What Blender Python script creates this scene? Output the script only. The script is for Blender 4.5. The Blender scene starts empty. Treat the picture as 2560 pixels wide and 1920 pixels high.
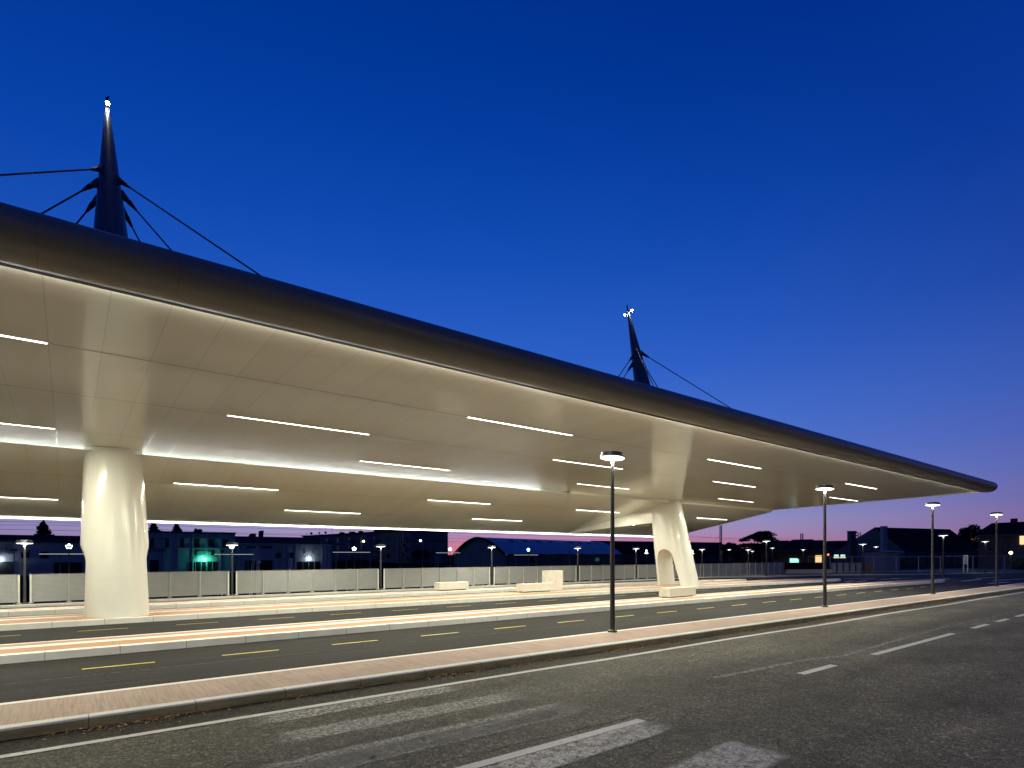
import bpy, bmesh, math, random
from mathutils import Vector, Matrix
random.seed(7)
scene = bpy.context.scene
COL = scene.collection
R = math.radians

# ------------------------------------------------------------------ survey of the place (metres)
FOC, CX, CY, EYE, TH = 1431.0, 1280.0, 1386.0, 2.3, R(52.2)
cT, sT = math.cos(TH), math.sin(TH)
def _ray(x, y):
    a = (x - CX) / FOC
    return (cT + a * sT, sT - a * cT, (CY - y) / FOC)
def G(x, y, z=0.0):                       # point of a level surface
    r = _ray(x, y); t = (z - EYE) / r[2]
    return Vector((r[0] * t, r[1] * t, z))
def W(x, y, Y):                           # point of the vertical plane at distance Y
    r = _ray(x, y); t = Y / r[1]
    return Vector((r[0] * t, Y, EYE + r[2] * t))
def Dp(x, y, d):                          # point at a depth
    r = _ray(x, y)
    return Vector((r[0] * d, r[1] * d, EYE + r[2] * d))

# ------------------------------------------------------------------ node helpers
def newmat(name):
    m = bpy.data.materials.new(name); m.use_nodes = True
    nt = m.node_tree
    return m, nt, nt.nodes['Principled BSDF']
def N(nt, t, **kw):
    n = nt.nodes.new(t)
    for k, v in kw.items():
        if hasattr(n, k): setattr(n, k, v)
        else: n.inputs[k].default_value = v
    return n
def L(nt, a, b): nt.links.new(a, b)
def pos(nt): return N(nt, 'ShaderNodeNewGeometry').outputs['Position']
def mapped(nt, scale, src=None, rot=(0, 0, 0), loc=(0, 0, 0)):
    mp = N(nt, 'ShaderNodeMapping')
    mp.inputs['Scale'].default_value = scale; mp.inputs['Rotation'].default_value = rot
    mp.inputs['Location'].default_value = loc
    L(nt, src if src is not None else pos(nt), mp.inputs['Vector'])
    return mp.outputs['Vector']
def noise(nt, vec, scale, detail=4, rough=.55, dist=0.0):
    n = N(nt, 'ShaderNodeTexNoise'); n.inputs['Scale'].default_value = scale
    n.inputs['Detail'].default_value = detail; n.inputs['Roughness'].default_value = rough
    n.inputs['Distortion'].default_value = dist
    L(nt, vec, n.inputs['Vector'])
    return n.outputs['Fac']
def ramp(nt, fac, stops, interp='LINEAR'):
    r = N(nt, 'ShaderNodeValToRGB'); cr = r.color_ramp; cr.interpolation = interp
    while len(cr.elements) < len(stops): cr.elements.new(.5)
    for e, (p, c) in zip(cr.elements, stops):
        e.position = p
        e.color = (c, c, c, 1) if isinstance(c, (int, float)) else (*c, 1)
    L(nt, fac, r.inputs['Fac'])
    return r.outputs['Color']
def mixc(nt, a, b, fac, mode='MIX'):
    m = N(nt, 'ShaderNodeMix', data_type='RGBA', blend_type=mode)
    for s, v in ((m.inputs[6], a), (m.inputs[7], b)):
        if hasattr(v, 'is_output'): L(nt, v, s)
        else: s.default_value = (*v, 1) if isinstance(v, tuple) else (v, v, v, 1)
    if hasattr(fac, 'is_output'): L(nt, fac, m.inputs[0])
    else: m.inputs[0].default_value = fac
    return m.outputs[2]
def mth(nt, op, a, b=None, c=None):
    m = N(nt, 'ShaderNodeMath', operation=op)
    for i, v in enumerate((a, b, c)):
        if v is None: continue
        if hasattr(v, 'is_output'): L(nt, v, m.inputs[i])
        else: m.inputs[i].default_value = v
    return m.outputs[0]
def bump(nt, bsdf, h, strength=.3, dist=.01):
    b = N(nt, 'ShaderNodeBump'); b.inputs['Strength'].default_value = strength
    b.inputs['Distance'].default_value = dist
    L(nt, h, b.inputs['Height']); L(nt, b.outputs['Normal'], bsdf.inputs['Normal'])
def area_lamp(name, parent, loc, power, col, sx, sy=None):   # a real lamp, shining downwards
    d = bpy.data.lights.new(name, 'AREA'); d.energy = power; d.color = col
    if sy: d.shape = 'RECTANGLE'; d.size = sx; d.size_y = sy
    else: d.shape = 'DISK'; d.size = sx
    o = bpy.data.objects.new(name, d); COL.objects.link(o); o.parent = parent; o.location = loc
    return o
def simple(name, col, rough=.6, metal=0.0, var=.12, scale=3.0, spec=.5):
    m, nt, b = newmat(name)
    f = noise(nt, pos(nt), scale, 5)
    c0 = tuple(v * (1 - var) for v in col); c1 = tuple(min(1, v * (1 + var)) for v in col)
    L(nt, ramp(nt, f, [(.3, c0), (.7, c1)]), b.inputs['Base Color'])
    b.inputs['Roughness'].default_value = rough; b.inputs['Metallic'].default_value = metal
    b.inputs['Specular IOR Level'].default_value = spec
    return m
def emit(name, col, strength):
    m = bpy.data.materials.new(name); m.use_nodes = True; nt = m.node_tree
    nt.nodes.clear()
    e = N(nt, 'ShaderNodeEmission'); e.inputs['Color'].default_value = (*col, 1)
    e.inputs['Strength'].default_value = strength
    o = N(nt, 'ShaderNodeOutputMaterial'); L(nt, e.outputs[0], o.inputs['Surface'])
    return m
M = {}

# asphalt of the old public road: coarse stone showing, patched and stained
def asphalt_old():
    m, nt, b = newmat('old_asphalt'); p = pos(nt)
    v = N(nt, 'ShaderNodeTexVoronoi', feature='F1'); v.inputs['Scale'].default_value = 62
    L(nt, p, v.inputs['Vector'])
    sep = N(nt, 'ShaderNodeSeparateColor'); L(nt, v.outputs['Color'], sep.inputs[0])
    stone = ramp(nt, sep.outputs[0], [(0, (.054, .051, .042)), (.5, (.104, .097, .079)), (.82, (.15, .141, .114)), (1, (.28, .265, .215))])
    v2 = N(nt, 'ShaderNodeTexVoronoi', feature='F1'); v2.inputs['Scale'].default_value = 24; L(nt, p, v2.inputs['Vector'])
    sep2 = N(nt, 'ShaderNodeSeparateColor'); L(nt, v2.outputs['Color'], sep2.inputs[0])
    stone = mixc(nt, stone, ramp(nt, sep2.outputs[0], [(0, .74), (.55, .97), (.85, 1.14), (1, 1.7)]), 1.0, 'MULTIPLY')
    fine = noise(nt, p, 190, 2)
    stone = mixc(nt, stone, ramp(nt, fine, [(.35, .55), (.65, 1.35)]), 1.0, 'MULTIPLY')
    big = noise(nt, mapped(nt, (.25, .6, 1), p), 1.0, 5, .6)
    stone = mixc(nt, stone, ramp(nt, big, [(.3, (.62, .60, .56)), (.5, (.95, .93, .88)), (.70, (1.40, 1.36, 1.24))]), 1.0, 'MULTIPLY')
    mid = noise(nt, p, 2.3, 6, .7, .4)
    stone = mixc(nt, stone, ramp(nt, mid, [(.3, .78), (.7, 1.2)]), 1.0, 'MULTIPLY')
    # wheel tracks polished along the road
    sx = N(nt, 'ShaderNodeSeparateXYZ'); L(nt, p, sx.inputs[0])
    tr = mth(nt, 'SINE', mth(nt, 'MULTIPLY_ADD', sx.outputs[1], 3.6, .6))
    stone = mixc(nt, stone, ramp(nt, mth(nt, 'MULTIPLY_ADD', tr, .5, .5), [(0, .90), (1, 1.10)]), 1.0, 'MULTIPLY')
    # fresher dark strip along the gutter
    wob = mth(nt, 'MULTIPLY_ADD', noise(nt, p, 1.5, 4), .25, -.12)
    edge = mth(nt, 'ADD', sx.outputs[1], wob)
    g = N(nt, 'ShaderNodeMapRange'); g.inputs['From Min'].default_value = 8.74; g.inputs['From Max'].default_value = 8.84
    L(nt, edge, g.inputs['Value'])
    stone = mixc(nt, stone, mixc(nt, stone, (.24, .23, .23), 1.0, 'MULTIPLY'), g.outputs[0])
    # hair cracks
    cv = N(nt, 'ShaderNodeTexVoronoi', feature='DISTANCE_TO_EDGE'); cv.inputs['Scale'].default_value = .55
    wv = N(nt, 'ShaderNodeVectorMath', operation='ADD'); nn = N(nt, 'ShaderNodeTexNoise'); nn.inputs['Scale'].default_value = 1.3; nn.inputs['Detail'].default_value = 6
    L(nt, p, nn.inputs['Vector']); L(nt, p, wv.inputs[0]); L(nt, nn.outputs['Color'], wv.inputs[1])
    L(nt, wv.outputs[0], cv.inputs['Vector'])
    crk = ramp(nt, cv.outputs['Distance'], [(0, .45), (.006, .6), (.012, 1.0)])
    msk = ramp(nt, noise(nt, p, .35, 3), [(.52, 0.0), (.60, 1.0)])
    stone = mixc(nt, stone, mixc(nt, stone, crk, 1.0, 'MULTIPLY'), msk)
    L(nt, stone, b.inputs['Base Color'])
    b.inputs['Specular IOR Level'].default_value = .15
    L(nt, ramp(nt, sep.outputs[1], [(0, .6), (1, .95)]), b.inputs['Roughness'])
    bump(nt, b, mth(nt, 'SUBTRACT', 1.0, v.outputs['Distance']), .35, .010)
    return m
M['asphalt_old'] = asphalt_old()

def asphalt_new():
    m, nt, b = newmat('lane_asphalt'); p = pos(nt)
    v = N(nt, 'ShaderNodeTexVoronoi', feature='F1'); v.inputs['Scale'].default_value = 80
    L(nt, p, v.inputs['Vector'])
    sep = N(nt, 'ShaderNodeSeparateColor'); L(nt, v.outputs['Color'], sep.inputs[0])
    c = ramp(nt, sep.outputs[0], [(0, (.011, .0105, .0098)), (.7, (.021, .020, .0185)), (1, (.055, .052, .047))])
    big = noise(nt, mapped(nt, (.12, .9, 1), p), 1.2, 5, .6)
    c = mixc(nt, c, ramp(nt, big, [(.3, .78), (.7, 1.22)]), 1.0, 'MULTIPLY')
    stk = noise(nt, mapped(nt, (.25, 5.0, 1), p), 1.0, 3)
    c = mixc(nt, c, ramp(nt, stk, [(.33, .76), (.65, 1.22)]), 1.0, 'MULTIPLY')
    L(nt, c, b.inputs['Base Color']); b.inputs['Roughness'].default_value = .8; b.inputs['Specular IOR Level'].default_value = .15
    bump(nt, b, mth(nt, 'SUBTRACT', 1.0, v.outputs['Distance']), .35, .008)
    return m
M['lane'] = asphalt_new()

def paving():
    m, nt, b = newmat('terracotta_paving'); p = pos(nt)
    f = noise(nt, p, 1.1, 6, .6); g = noise(nt, p, 45, 2)
    c = ramp(nt, f, [(.3, (.38, .205, .108)), (.7, (.455, .255, .138))])
    c = mixc(nt, c, ramp(nt, g, [(.3, .90), (.7, 1.10)]), 1.0, 'MULTIPLY')
    s = N(nt, 'ShaderNodeSeparateXYZ'); L(nt, p, s.inputs[0])
    fr = mth(nt, 'FRACT', mth(nt, 'MULTIPLY_ADD', s.outputs[0], 1 / 4.0, .79))
    j = ramp(nt, fr, [(0, .45), (.0035, .45), (.004, 1.0)])
    c = mixc(nt, c, j, 1.0, 'MULTIPLY')
    L(nt, c, b.inputs['Base Color']); b.inputs['Roughness'].default_value = .7
    bump(nt, b, g, .2, .004)
    return m
M['paving'] = paving()

def kerbstone(name, col, jointlen, off, dirty=0.0):
    m, nt, b = newmat(name); p = pos(nt)
    f = noise(nt, p, 2.2, 6, .6); g = noise(nt, p, 60, 2)
    c = ramp(nt, f, [(.3, tuple(v * .9 for v in col)), (.7, tuple(v * 1.06 for v in col))])
    c = mixc(nt, c, ramp(nt, g, [(.3, .93), (.7, 1.07)]), 1.0, 'MULTIPLY')
    s = N(nt, 'ShaderNodeSeparateXYZ'); L(nt, p, s.inputs[0])
    fr = mth(nt, 'FRACT', mth(nt, 'MULTIPLY_ADD', s.outputs[0], 1 / jointlen, off))
    c = mixc(nt, c, ramp(nt, fr, [(0, .42), (.009, .42), (.013, 1.0)]), 1.0, 'MULTIPLY')
    if dirty:
        st = noise(nt, mapped(nt, (1.5, 1.5, 7), p), 1.0, 6, .7)
        c = mixc(nt, c, ramp(nt, st, [(.35, (.55, .53, .42)), (.65, (1.05, 1.03, .95))]), dirty, 'MULTIPLY')
    L(nt, c, b.inputs['Base Color']); b.inputs['Roughness'].default_value = .72
    bump(nt, b, g, .2, .004)
    return m
M['white_kerb'] = kerbstone('white_kerbstone', (.80, .79, .72), 1.35, .3)
M['white_strip'] = simple('white_paving_strip', (.76, .74, .68), .7, 0, .05, 6)
M['kerb_top'] = kerbstone('weathered_kerb_top', (.66, .65, .58), 1.265, .834)
M['kerb_face'] = kerbstone('mossy_kerb_face', (.54, .48, .22), 1.265, .834, .9)
M['grey_kerb'] = kerbstone('grey_kerb', (.46, .45, .40), 1.0, .1)

def sidewalk_mat():
    m, nt, b = newmat('brushed_pink_concrete'); p = pos(nt)
    # broom strokes run across the walk
    st = noise(nt, mapped(nt, (34, 1.2, 1), p, rot=(0, 0, .05)), 1.0, 4, .65)
    bl = noise(nt, p, 1.4, 6, .6); sp = noise(nt, p, 30, 2)
    c = ramp(nt, bl, [(.3, (.365, .262, .20)), (.7, (.44, .32, .247))])
    c = mixc(nt, c, ramp(nt, st, [(.32, .74), (.5, 1.0), (.7, 1.14)]), 1.0, 'MULTIPLY')
    c = mixc(nt, c, ramp(nt, sp, [(.27, .35), (.31, 1.0)]), .8, 'MULTIPLY')
    L(nt, c, b.inputs['Base Color']); b.inputs['Roughness'].default_value = .8
    bump(nt, b, st, .4, .006)
    return m
M['walk'] = sidewalk_mat()

def paint(name, col, wear_lo, wear_hi, scale=9.0, crack=False, rough=.6):
    m, nt, b = newmat(name); p = pos(nt)
    c = ramp(nt, noise(nt, p, 3.0, 5), [(.3, tuple(v * .85 for v in col)), (.7, col)])
    L(nt, c, b.inputs['Base Color']); b.inputs['Roughness'].default_value = rough
    a = ramp(nt, noise(nt, p, scale, 8, .75), [(wear_lo, 0.0), (wear_hi, 1.0)])
    if crack:
        wv = N(nt, 'ShaderNodeVectorMath', operation='MULTIPLY_ADD'); nn = N(nt, 'ShaderNodeTexNoise'); nn.inputs['Scale'].default_value = 4.0; nn.inputs['Detail'].default_value = 5
        L(nt, p, nn.inputs['Vector']); L(nt, nn.outputs['Color'], wv.inputs[0]); wv.inputs[1].default_value = (.16, .16, 0); L(nt, p, wv.inputs[2])
        cv = N(nt, 'ShaderNodeTexVoronoi', feature='DISTANCE_TO_EDGE'); cv.inputs['Scale'].default_value = 13.0
        L(nt, wv.outputs[0], cv.inputs['Vector'])
        a = mth(nt, 'MULTIPLY', a, ramp(nt, cv.outputs['Distance'], [(0, .10), (.022, .35), (.045, 1.0)]))
        uv = N(nt, 'ShaderNodeUVMap'); su = N(nt, 'ShaderNodeSeparateXYZ'); L(nt, uv.outputs[0], su.inputs[0])
        for k in (0, 1):
            e = mth(nt, 'MULTIPLY', su.outputs[k], mth(nt, 'SUBTRACT', 1.0, su.outputs[k]))
            e = mth(nt, 'ADD', e, mth(nt, 'MULTIPLY_ADD', noise(nt, p, 5, 5), .12, -.06))
            a = mth(nt, 'MULTIPLY', a, ramp(nt, e, [(.0, 0.0), (.10, 1.0)]))
    L(nt, a, b.inputs['Alpha'])
    return m
M['paint_white'] = paint('white_road_paint', (.62, .60, .55), .30, .42)
M['paint_old'] = paint('worn_white_road_paint', (.50, .48, .43), .28, .56, 7.0, True)
M['paint_ghost'] = paint('nearly_gone_road_paint', (.50, .48, .43), .36, .66, 16.0, True)
M['paint_trace'] = paint('rough_pale_asphalt', (.30, .29, .25), .50, .90, 24.0, True)
M['paint_yellow'] = paint('yellow_lane_paint', (.74, .63, .10), .18, .30, 12)
M['joint'] = paint('asphalt_joint', (.17, .16, .14), .36, .60, 8)

def ceiling_mat():
    m, nt, b = newmat('glossy_ceiling_panel'); p = pos(nt)
    s = N(nt, 'ShaderNodeSeparateXYZ'); L(nt, p, s.inputs[0])
    u = mth(nt, 'MULTIPLY_ADD', s.outputs[0], 1 / .8125, .357)
    fr = mth(nt, 'FRACT', u)
    d = mth(nt, 'ABSOLUTE', mth(nt, 'SUBTRACT', fr, .5))
    seam = ramp(nt, d, [(0, 1.0), (.491, 1.0), (.495, .74), (1, .74)])
    cell = N(nt, 'ShaderNodeTexWhiteNoise', noise_dimensions='1D'); L(nt, mth(nt, 'FLOOR', u), cell.inputs['W'])
    tint = ramp(nt, cell.outputs['Value'], [(0, (.77, .76, .61)), (1, (.81, .80, .65))])
    c = mixc(nt, tint, seam, 1.0, 'MULTIPLY')
    L(nt, c, b.inputs['Base Color'])
    # each sheet-metal panel is tilted and dished a touch, so reflections break up
    nz = noise(nt, mapped(nt, (.9, .35, .35), p), 1.0, 3, .5)
    h = mth(nt, 'ADD', mth(nt, 'MULTIPLY', nz, .5), mth(nt, 'MULTIPLY', cell.outputs['Value'], mth(nt, 'SUBTRACT', fr, .5)))
    h = mth(nt, 'ADD', h, mth(nt, 'MULTIPLY', seam, .06))
    bump(nt, b, h, .10, .02)
    b.inputs['Roughness'].default_value = .15
    b.inputs['Specular IOR Level'].default_value = .8
    return m
M['ceiling'] = ceiling_mat()
M['groove'] = simple('dark_groove', (.10, .09, .075), .6)
M['fascia'] = None
def fascia_mat():
    m, nt, b = newmat('bronze_grey_fascia_metal'); p = pos(nt)
    s = N(nt, 'ShaderNodeSeparateXYZ'); L(nt, p, s.inputs[0])
    fr = mth(nt, 'FRACT', mth(nt, 'MULTIPLY_ADD', s.outputs[0], 1 / 1.625, .2))
    j = ramp(nt, mth(nt, 'ABSOLUTE', mth(nt, 'SUBTRACT', fr, .5)), [(0, 1.0), (.4955, 1.0), (.4975, .72), (1, .72)])
    f = noise(nt, mapped(nt, (.5, 2, 2), p), 1.0, 4)
    c = mixc(nt, ramp(nt, f, [(.3, (.225, .21, .175)), (.7, (.25, .235, .20))]), j, 1.0, 'MULTIPLY')
    L(nt, c, b.inputs['Base Color'])
    b.inputs['Metallic'].default_value = .35; b.inputs['Roughness'].default_value = .45
    return m
M['fascia'] = fascia_mat()
M['gap'] = simple('shadow_gap_metal', (.035, .033, .028), .8, 0, .1, 3, .1)
M['trim'] = simple('cream_edge_trim', (.66, .62, .52), .4)
M['roof'] = simple('grey_roof_sheet', (.22, .22, .22), .6)
def column_mat():
    m, nt, b = newmat('glossy_cream_paint'); p = pos(nt)
    f = noise(nt, mapped(nt, (2.2, 2.2, .5), p), 1.0, 4)
    c = ramp(nt, f, [(.3, (.75, .735, .64)), (.7, (.79, .775, .68))])
    smu = noise(nt, p, 4.0, 6, .7)
    c = mixc(nt, c, ramp(nt, smu, [(.25, .93), (.45, 1.0)]), 1.0, 'MULTIPLY')
    L(nt, c, b.inputs['Base Color'])
    b.inputs['Roughness'].default_value = .22
    h = noise(nt, mapped(nt, (1.6, 1.6, .45), p), 1.0, 2)
    bump(nt, b, h, .55, .06)
    return m
M['column'] = column_mat()
M['mast'] = simple('dark_blue_grey_mast_paint', (.13, .14, .17), .38, .3, .08)
M['steel_dark'] = simple('black_steel', (.025, .027, .03), .4, .2)
M['pole'] = simple('graphite_pole_paint', (.045, .045, .045), .38, .2, .1, 5)
M['pole_grey'] = simple('galvanised_pole', (.20, .21, .21), .45, .4)
M['shade'] = simple('graphite_lamp_shade', (.035, .037, .04), .35, .3)
M['bench'] = simple('cast_cream_concrete', (.66, .63, .54), .55, 0, .06, 5)
M['fence'] = simple('grey_painted_louvre', (.26, .26, .25), .5, .1, .05)
M['fence_post'] = simple('pale_fence_post', (.55, .55, .47), .5)
M['glow_strip'] = emit('warm_white_strip_light', (1.0, .95, .84), 9)
M['glow_edge'] = emit('edge_led_strip', (1.0, .97, .88), 26)
M['glow_far'] = emit('rear_edge_led_strip', (1.0, .94, .84), 9)
M['glow_cove'] = emit('cool_cove_led_strip', (.86, .97, 1.0), 190)
M['glow_lamp'] = emit('street_lamp_glow', (1.0, .96, .88), 40)
M['glow_reflector'] = emit('lit_lamp_reflector', (1.0, .97, .92), 4)
M['glow_added_street'] = emit('added_road_lamp_glow', (1.0, .93, .75), 12)
M['glow_small'] = emit('small_lamp_glow', (1.0, .97, .90), 10)
M['glow_mast'] = emit('mast_floodlight_glow', (1.0, .97, .92), 260)
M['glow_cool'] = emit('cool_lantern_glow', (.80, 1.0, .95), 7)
M['glow_green'] = emit('green_lamp_glow', (.08, 1.0, .66), 340)
M['glow_white'] = emit('white_wall_lamp_glow', (.60, .80, 1.0), 150)
M['glow_yellow'] = emit('yellow_street_lamp_glow', (.85, 1.0, .35), 14)
M['glow_warmwin'] = emit('lit_warm_window', (1.0, .72, .36), 1.1)
M['glow_cyanwin'] = emit('lit_cyan_doorway', (.42, 1.0, .95), 1.3)
M['glow_red'] = emit('red_signal_glow', (1.0, .10, .06), 5)
M['glow_gantry'] = emit('lit_platform_edge', (.66, .80, .78), .55)
M['ground'] = simple('dark_ballast_ground', (.022, .021, .019), 1, 0, .3, .8, 0)
M['verge'] = simple('dry_verge_grass', (.15, .105, .04), .9, 0, .4, 3)
M['wall_blue'] = simple('weathered_pale_render', (.42, .40, .37), .8, 0, .22, .5)
M['wall_dark'] = simple('dark_render', (.072, .072, .078), .8, 0, .2, .4)
M['wall_brown'] = simple('brown_brick_wall', (.22, .12, .08), .8, 0, .2, 1)
M['wall_hangar'] = simple('grey_green_hangar_end', (.15, .20, .19), .8, 0, .12, .3)
M['roof_blue'] = simple('sheet_metal_roof', (.31, .31, .37), .55, .15, .1, .5)
M['roof_dark'] = simple('dark_tile_roof', (.014, .014, .016), 1, 0, .25, .5, .05)
M['wall_block'] = simple('apartment_render', (.15, .15, .155), .8, 0, .2, .4)
M['glass'] = simple('dark_window_glass', (.012, .013, .016), .15)
M['hole'] = simple('dark_opening', (.010, .010, .011), .8)
M['letter'] = simple('faded_sign_paint', (.035, .035, .045), .7)
M['concrete'] = simple('plain_concrete', (.36, .36, .345), .8)
M['timber'] = simple('timber_board', (.34, .20, .10), .8)
M['white_metal'] = simple('white_metal_frame', (.70, .70, .66), .4)
M['bark'] = simple('dark_bark', (.030, .024, .018), .9)
M['leaf'] = simple('dark_foliage', (.020, .028, .014), .8, 0, .4, 6)
M['leaf_green'] = simple('green_foliage', (.05, .085, .025), .7, 0, .4, 6)
M['litter'] = simple('fallen_brown_leaves', (.36, .19, .045), .85, 0, .55, 40)
M['mesh'] = simple('galvanised_mesh', (.13, .14, .14), .5, .3)
M['blue_tarp'] = simple('blue_tarpaulin', (.03, .06, .45), .5)

# ------------------------------------------------------------------ mesh helpers
class MB:
    def __init__(s): s.v = []; s.f = []; s.uv = None
    def quad(s, a, b, c, d):
        n = len(s.v); s.v += [tuple(a), tuple(b), tuple(c), tuple(d)]; s.f.append((n, n + 1, n + 2, n + 3)); return s
    def poly(s, pts):
        n = len(s.v); s.v += [tuple(p) for p in pts]; s.f.append(tuple(range(n, n + len(pts)))); return s
    def box(s, x0, x1, y0, y1, z0, z1):
        n = len(s.v)
        s.v += [(x0, y0, z0), (x1, y0, z0), (x1, y1, z0), (x0, y1, z0), (x0, y0, z1), (x1, y0, z1), (x1, y1, z1), (x0, y1, z1)]
        s.f += [tuple(n + i for i in q) for q in ((3, 2, 1, 0), (4, 5, 6, 7), (0, 1, 5, 4), (1, 2, 6, 5), (2, 3, 7, 6), (3, 0, 4, 7))]
        return s
    def obox(s, c, ux, uy, hx, hy, z0, z1):        # box on two horizontal axes
        n = len(s.v); c = Vector(c); ux = Vector(ux); uy = Vector(uy)
        for z in (z0, z1):
            for a, b in ((-hx, -hy), (hx, -hy), (hx, hy), (-hx, hy)):
                q = c + ux * a + uy * b; s.v.append((q.x, q.y, z))
        s.f += [tuple(n + i for i in q) for q in ((3, 2, 1, 0), (4, 5, 6, 7), (0, 1, 5, 4), (1, 2, 6, 5), (2, 3, 7, 6), (3, 0, 4, 7))]
        return s
    def prism(s, pts, axis, t0, t1):               # closed outline extruded along x, y or z
        n = len(s.v); k = len(pts)
        for t in (t0, t1):
            for a, b in pts:
                s.v.append({'x': (t, a, b), 'y': (a, t, b), 'z': (a, b, t)}[axis])
        s.f.append(tuple(n + i for i in range(k))[::-1]); s.f.append(tuple(n + k + i for i in range(k)))
        for i in range(k):
            j = (i + 1) % k; s.f.append((n + i, n + j, n + k + j, n + k + i))
        return s
    def tube(s, pts, rad, seg=10, cap=True):
        pts = [Vector(p) for p in pts]; n0 = len(s.v); prev = None
        rad = rad if isinstance(rad, (list, tuple)) else [rad] * len(pts)
        for i, p in enumerate(pts):
            d = (pts[min(i + 1, len(pts) - 1)] - pts[max(i - 1, 0)]).normalized()
            a = Vector((0, 0, 1)) if abs(d.z) < .9 else Vector((1, 0, 0))
            u = prev if prev else d.cross(a).normalized()
            u = (u - d * u.dot(d)).normalized(); prev = u; w = d.cross(u)
            for k in range(seg):
                t = 2 * math.pi * k / seg
                q = p + (u * math.cos(t) + w * math.sin(t)) * rad[i]; s.v.append(tuple(q))
        for i in range(len(pts) - 1):
            for k in range(seg):
                a = n0 + i * seg + k; b = n0 + i * seg + (k + 1) % seg
                s.f.append((a, b, b + seg, a + seg))
        if cap:
            s.f.append(tuple(n0 + k for k in range(seg))[::-1])
            e = n0 + (len(pts) - 1) * seg; s.f.append(tuple(e + k for k in range(seg)))
        return s
    def lathe(s, prof, seg=24, c=(0, 0, 0), tilt=None):
        n0 = len(s.v); c = Vector(c)
        for r, z in prof:
            for k in range(seg):
                t = 2 * math.pi * k / seg
                q = Vector((r * math.cos(t), r * math.sin(t), z))
                if tilt: q = tilt @ q
                s.v.append(tuple(q + c))
        for i in range(len(prof) - 1):
            for k in range(seg):
                a = n0 + i * seg + k; b = n0 + i * seg + (k + 1) % seg
                s.f.append((a, b, b + seg, a + seg))
        s.f.append(tuple(n0 + k for k in range(seg))[::-1])
        e = n0 + (len(prof) - 1) * seg; s.f.append(tuple(e + k for k in range(seg)))
        return s
    def ball(s, c, r, seg=10):
        prof = [(max(.001, r * math.sin(math.pi * i / 6)), -r * math.cos(math.pi * i / 6)) for i in range(7)]
        return s.lathe(prof, seg, c)
    def leaves(s, c, rx, ry, rz, n, size, flat=False):
        for _ in range(n):
            while True:
                p = Vector((random.uniform(-1, 1), random.uniform(-1, 1), random.uniform(-1, 1)))
                if .25 < p.length < 1: break
            q = Vector(c) + Vector((p.x * rx, p.y * ry, p.z * rz))
            u = Vector((random.gauss(0, 1), random.gauss(0, 1), random.gauss(0, .25 if flat else 1))).normalized()
            w = u.cross(Vector((random.gauss(0, 1), random.gauss(0, 1), random.gauss(0, 1)))).normalized()
            k = size * random.uniform(.6, 1.3)
            s.quad(q - u * k, q - w * k * .55, q + u * k, q + w * k * .55)
        return s

def tag(o, label=None, cat=None, group=None, kind=None):
    if label: o['label'] = label
    if cat: o['category'] = cat
    if group: o['group'] = group
    if kind: o['kind'] = kind
    return o
def base_of(o):
    v = Vector((0, 0, 0))
    while o: v = v + o.location; o = o.parent
    return v
def put(name, mb, mat, parent=None, world=True, smooth=False, bevel=0.0, sharp=40):
    me = bpy.data.meshes.new(name)
    off = base_of(parent) if (parent and world) else Vector((0, 0, 0))
    me.from_pydata([(v[0] - off.x, v[1] - off.y, v[2] - off.z) for v in mb.v], [], mb.f)
    me.materials.append(M[mat] if isinstance(mat, str) else mat)
    o = bpy.data.objects.new(name, me); COL.objects.link(o)
    if parent: o.parent = parent
    bm = bmesh.new(); bm.from_mesh(me)
    bmesh.ops.recalc_face_normals(bm, faces=bm.faces)
    if smooth:
        for f in bm.faces: f.smooth = True
        for e in bm.edges:
            if len(e.link_faces) == 2 and e.calc_face_angle(0) > R(sharp): e.smooth = False
    bm.to_mesh(me); bm.free()
    if bevel:
        b = o.modifiers.new('bevel', 'BEVEL'); b.width = bevel; b.segments = 2; b.limit_method = 'ANGLE'
    return o
def thing(name, loc, label, cat, group=None):
    o = bpy.data.objects.new(name, None); COL.objects.link(o); o.location = loc
    o.empty_display_size = .3
    return tag(o, label, cat, group)
def struct(name, mb, mat, **k): return tag(put(name, mb, mat, **k), kind='structure')
def dup(root, loc, label=None, group=None, rz=0.0, sc=1.0):
    r = root.copy(); COL.objects.link(r); r.location = loc; r.rotation_euler = (0, 0, rz); r.scale = (sc, sc, sc)
    if label: r['label'] = label
    if group: r['group'] = group
    for ch in list(root.children):
        c = ch.copy(); COL.objects.link(c); c.parent = r
        for g in list(ch.children):
            d = g.copy(); COL.objects.link(d); d.parent = c
    return r
def lettering(name, txt, loc, size, mat, parent, sx=1.0):
    cu = bpy.data.curves.new(name, 'FONT'); cu.body = txt; cu.size = size; cu.extrude = .02; cu.align_x = 'CENTER'
    t = bpy.data.objects.new('tmp_text', cu); COL.objects.link(t)
    dg = bpy.context.evaluated_depsgraph_get(); me = bpy.data.meshes.new_from_object(t.evaluated_get(dg))
    bpy.data.objects.remove(t); me.materials.clear(); me.materials.append(M[mat])
    o = bpy.data.objects.new(name, me); COL.objects.link(o); o.parent = parent
    o.location = Vector(loc) - base_of(parent); o.rotation_euler = (R(90), 0, 0); o.scale = (sx, 1, 1)
    return o

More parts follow.
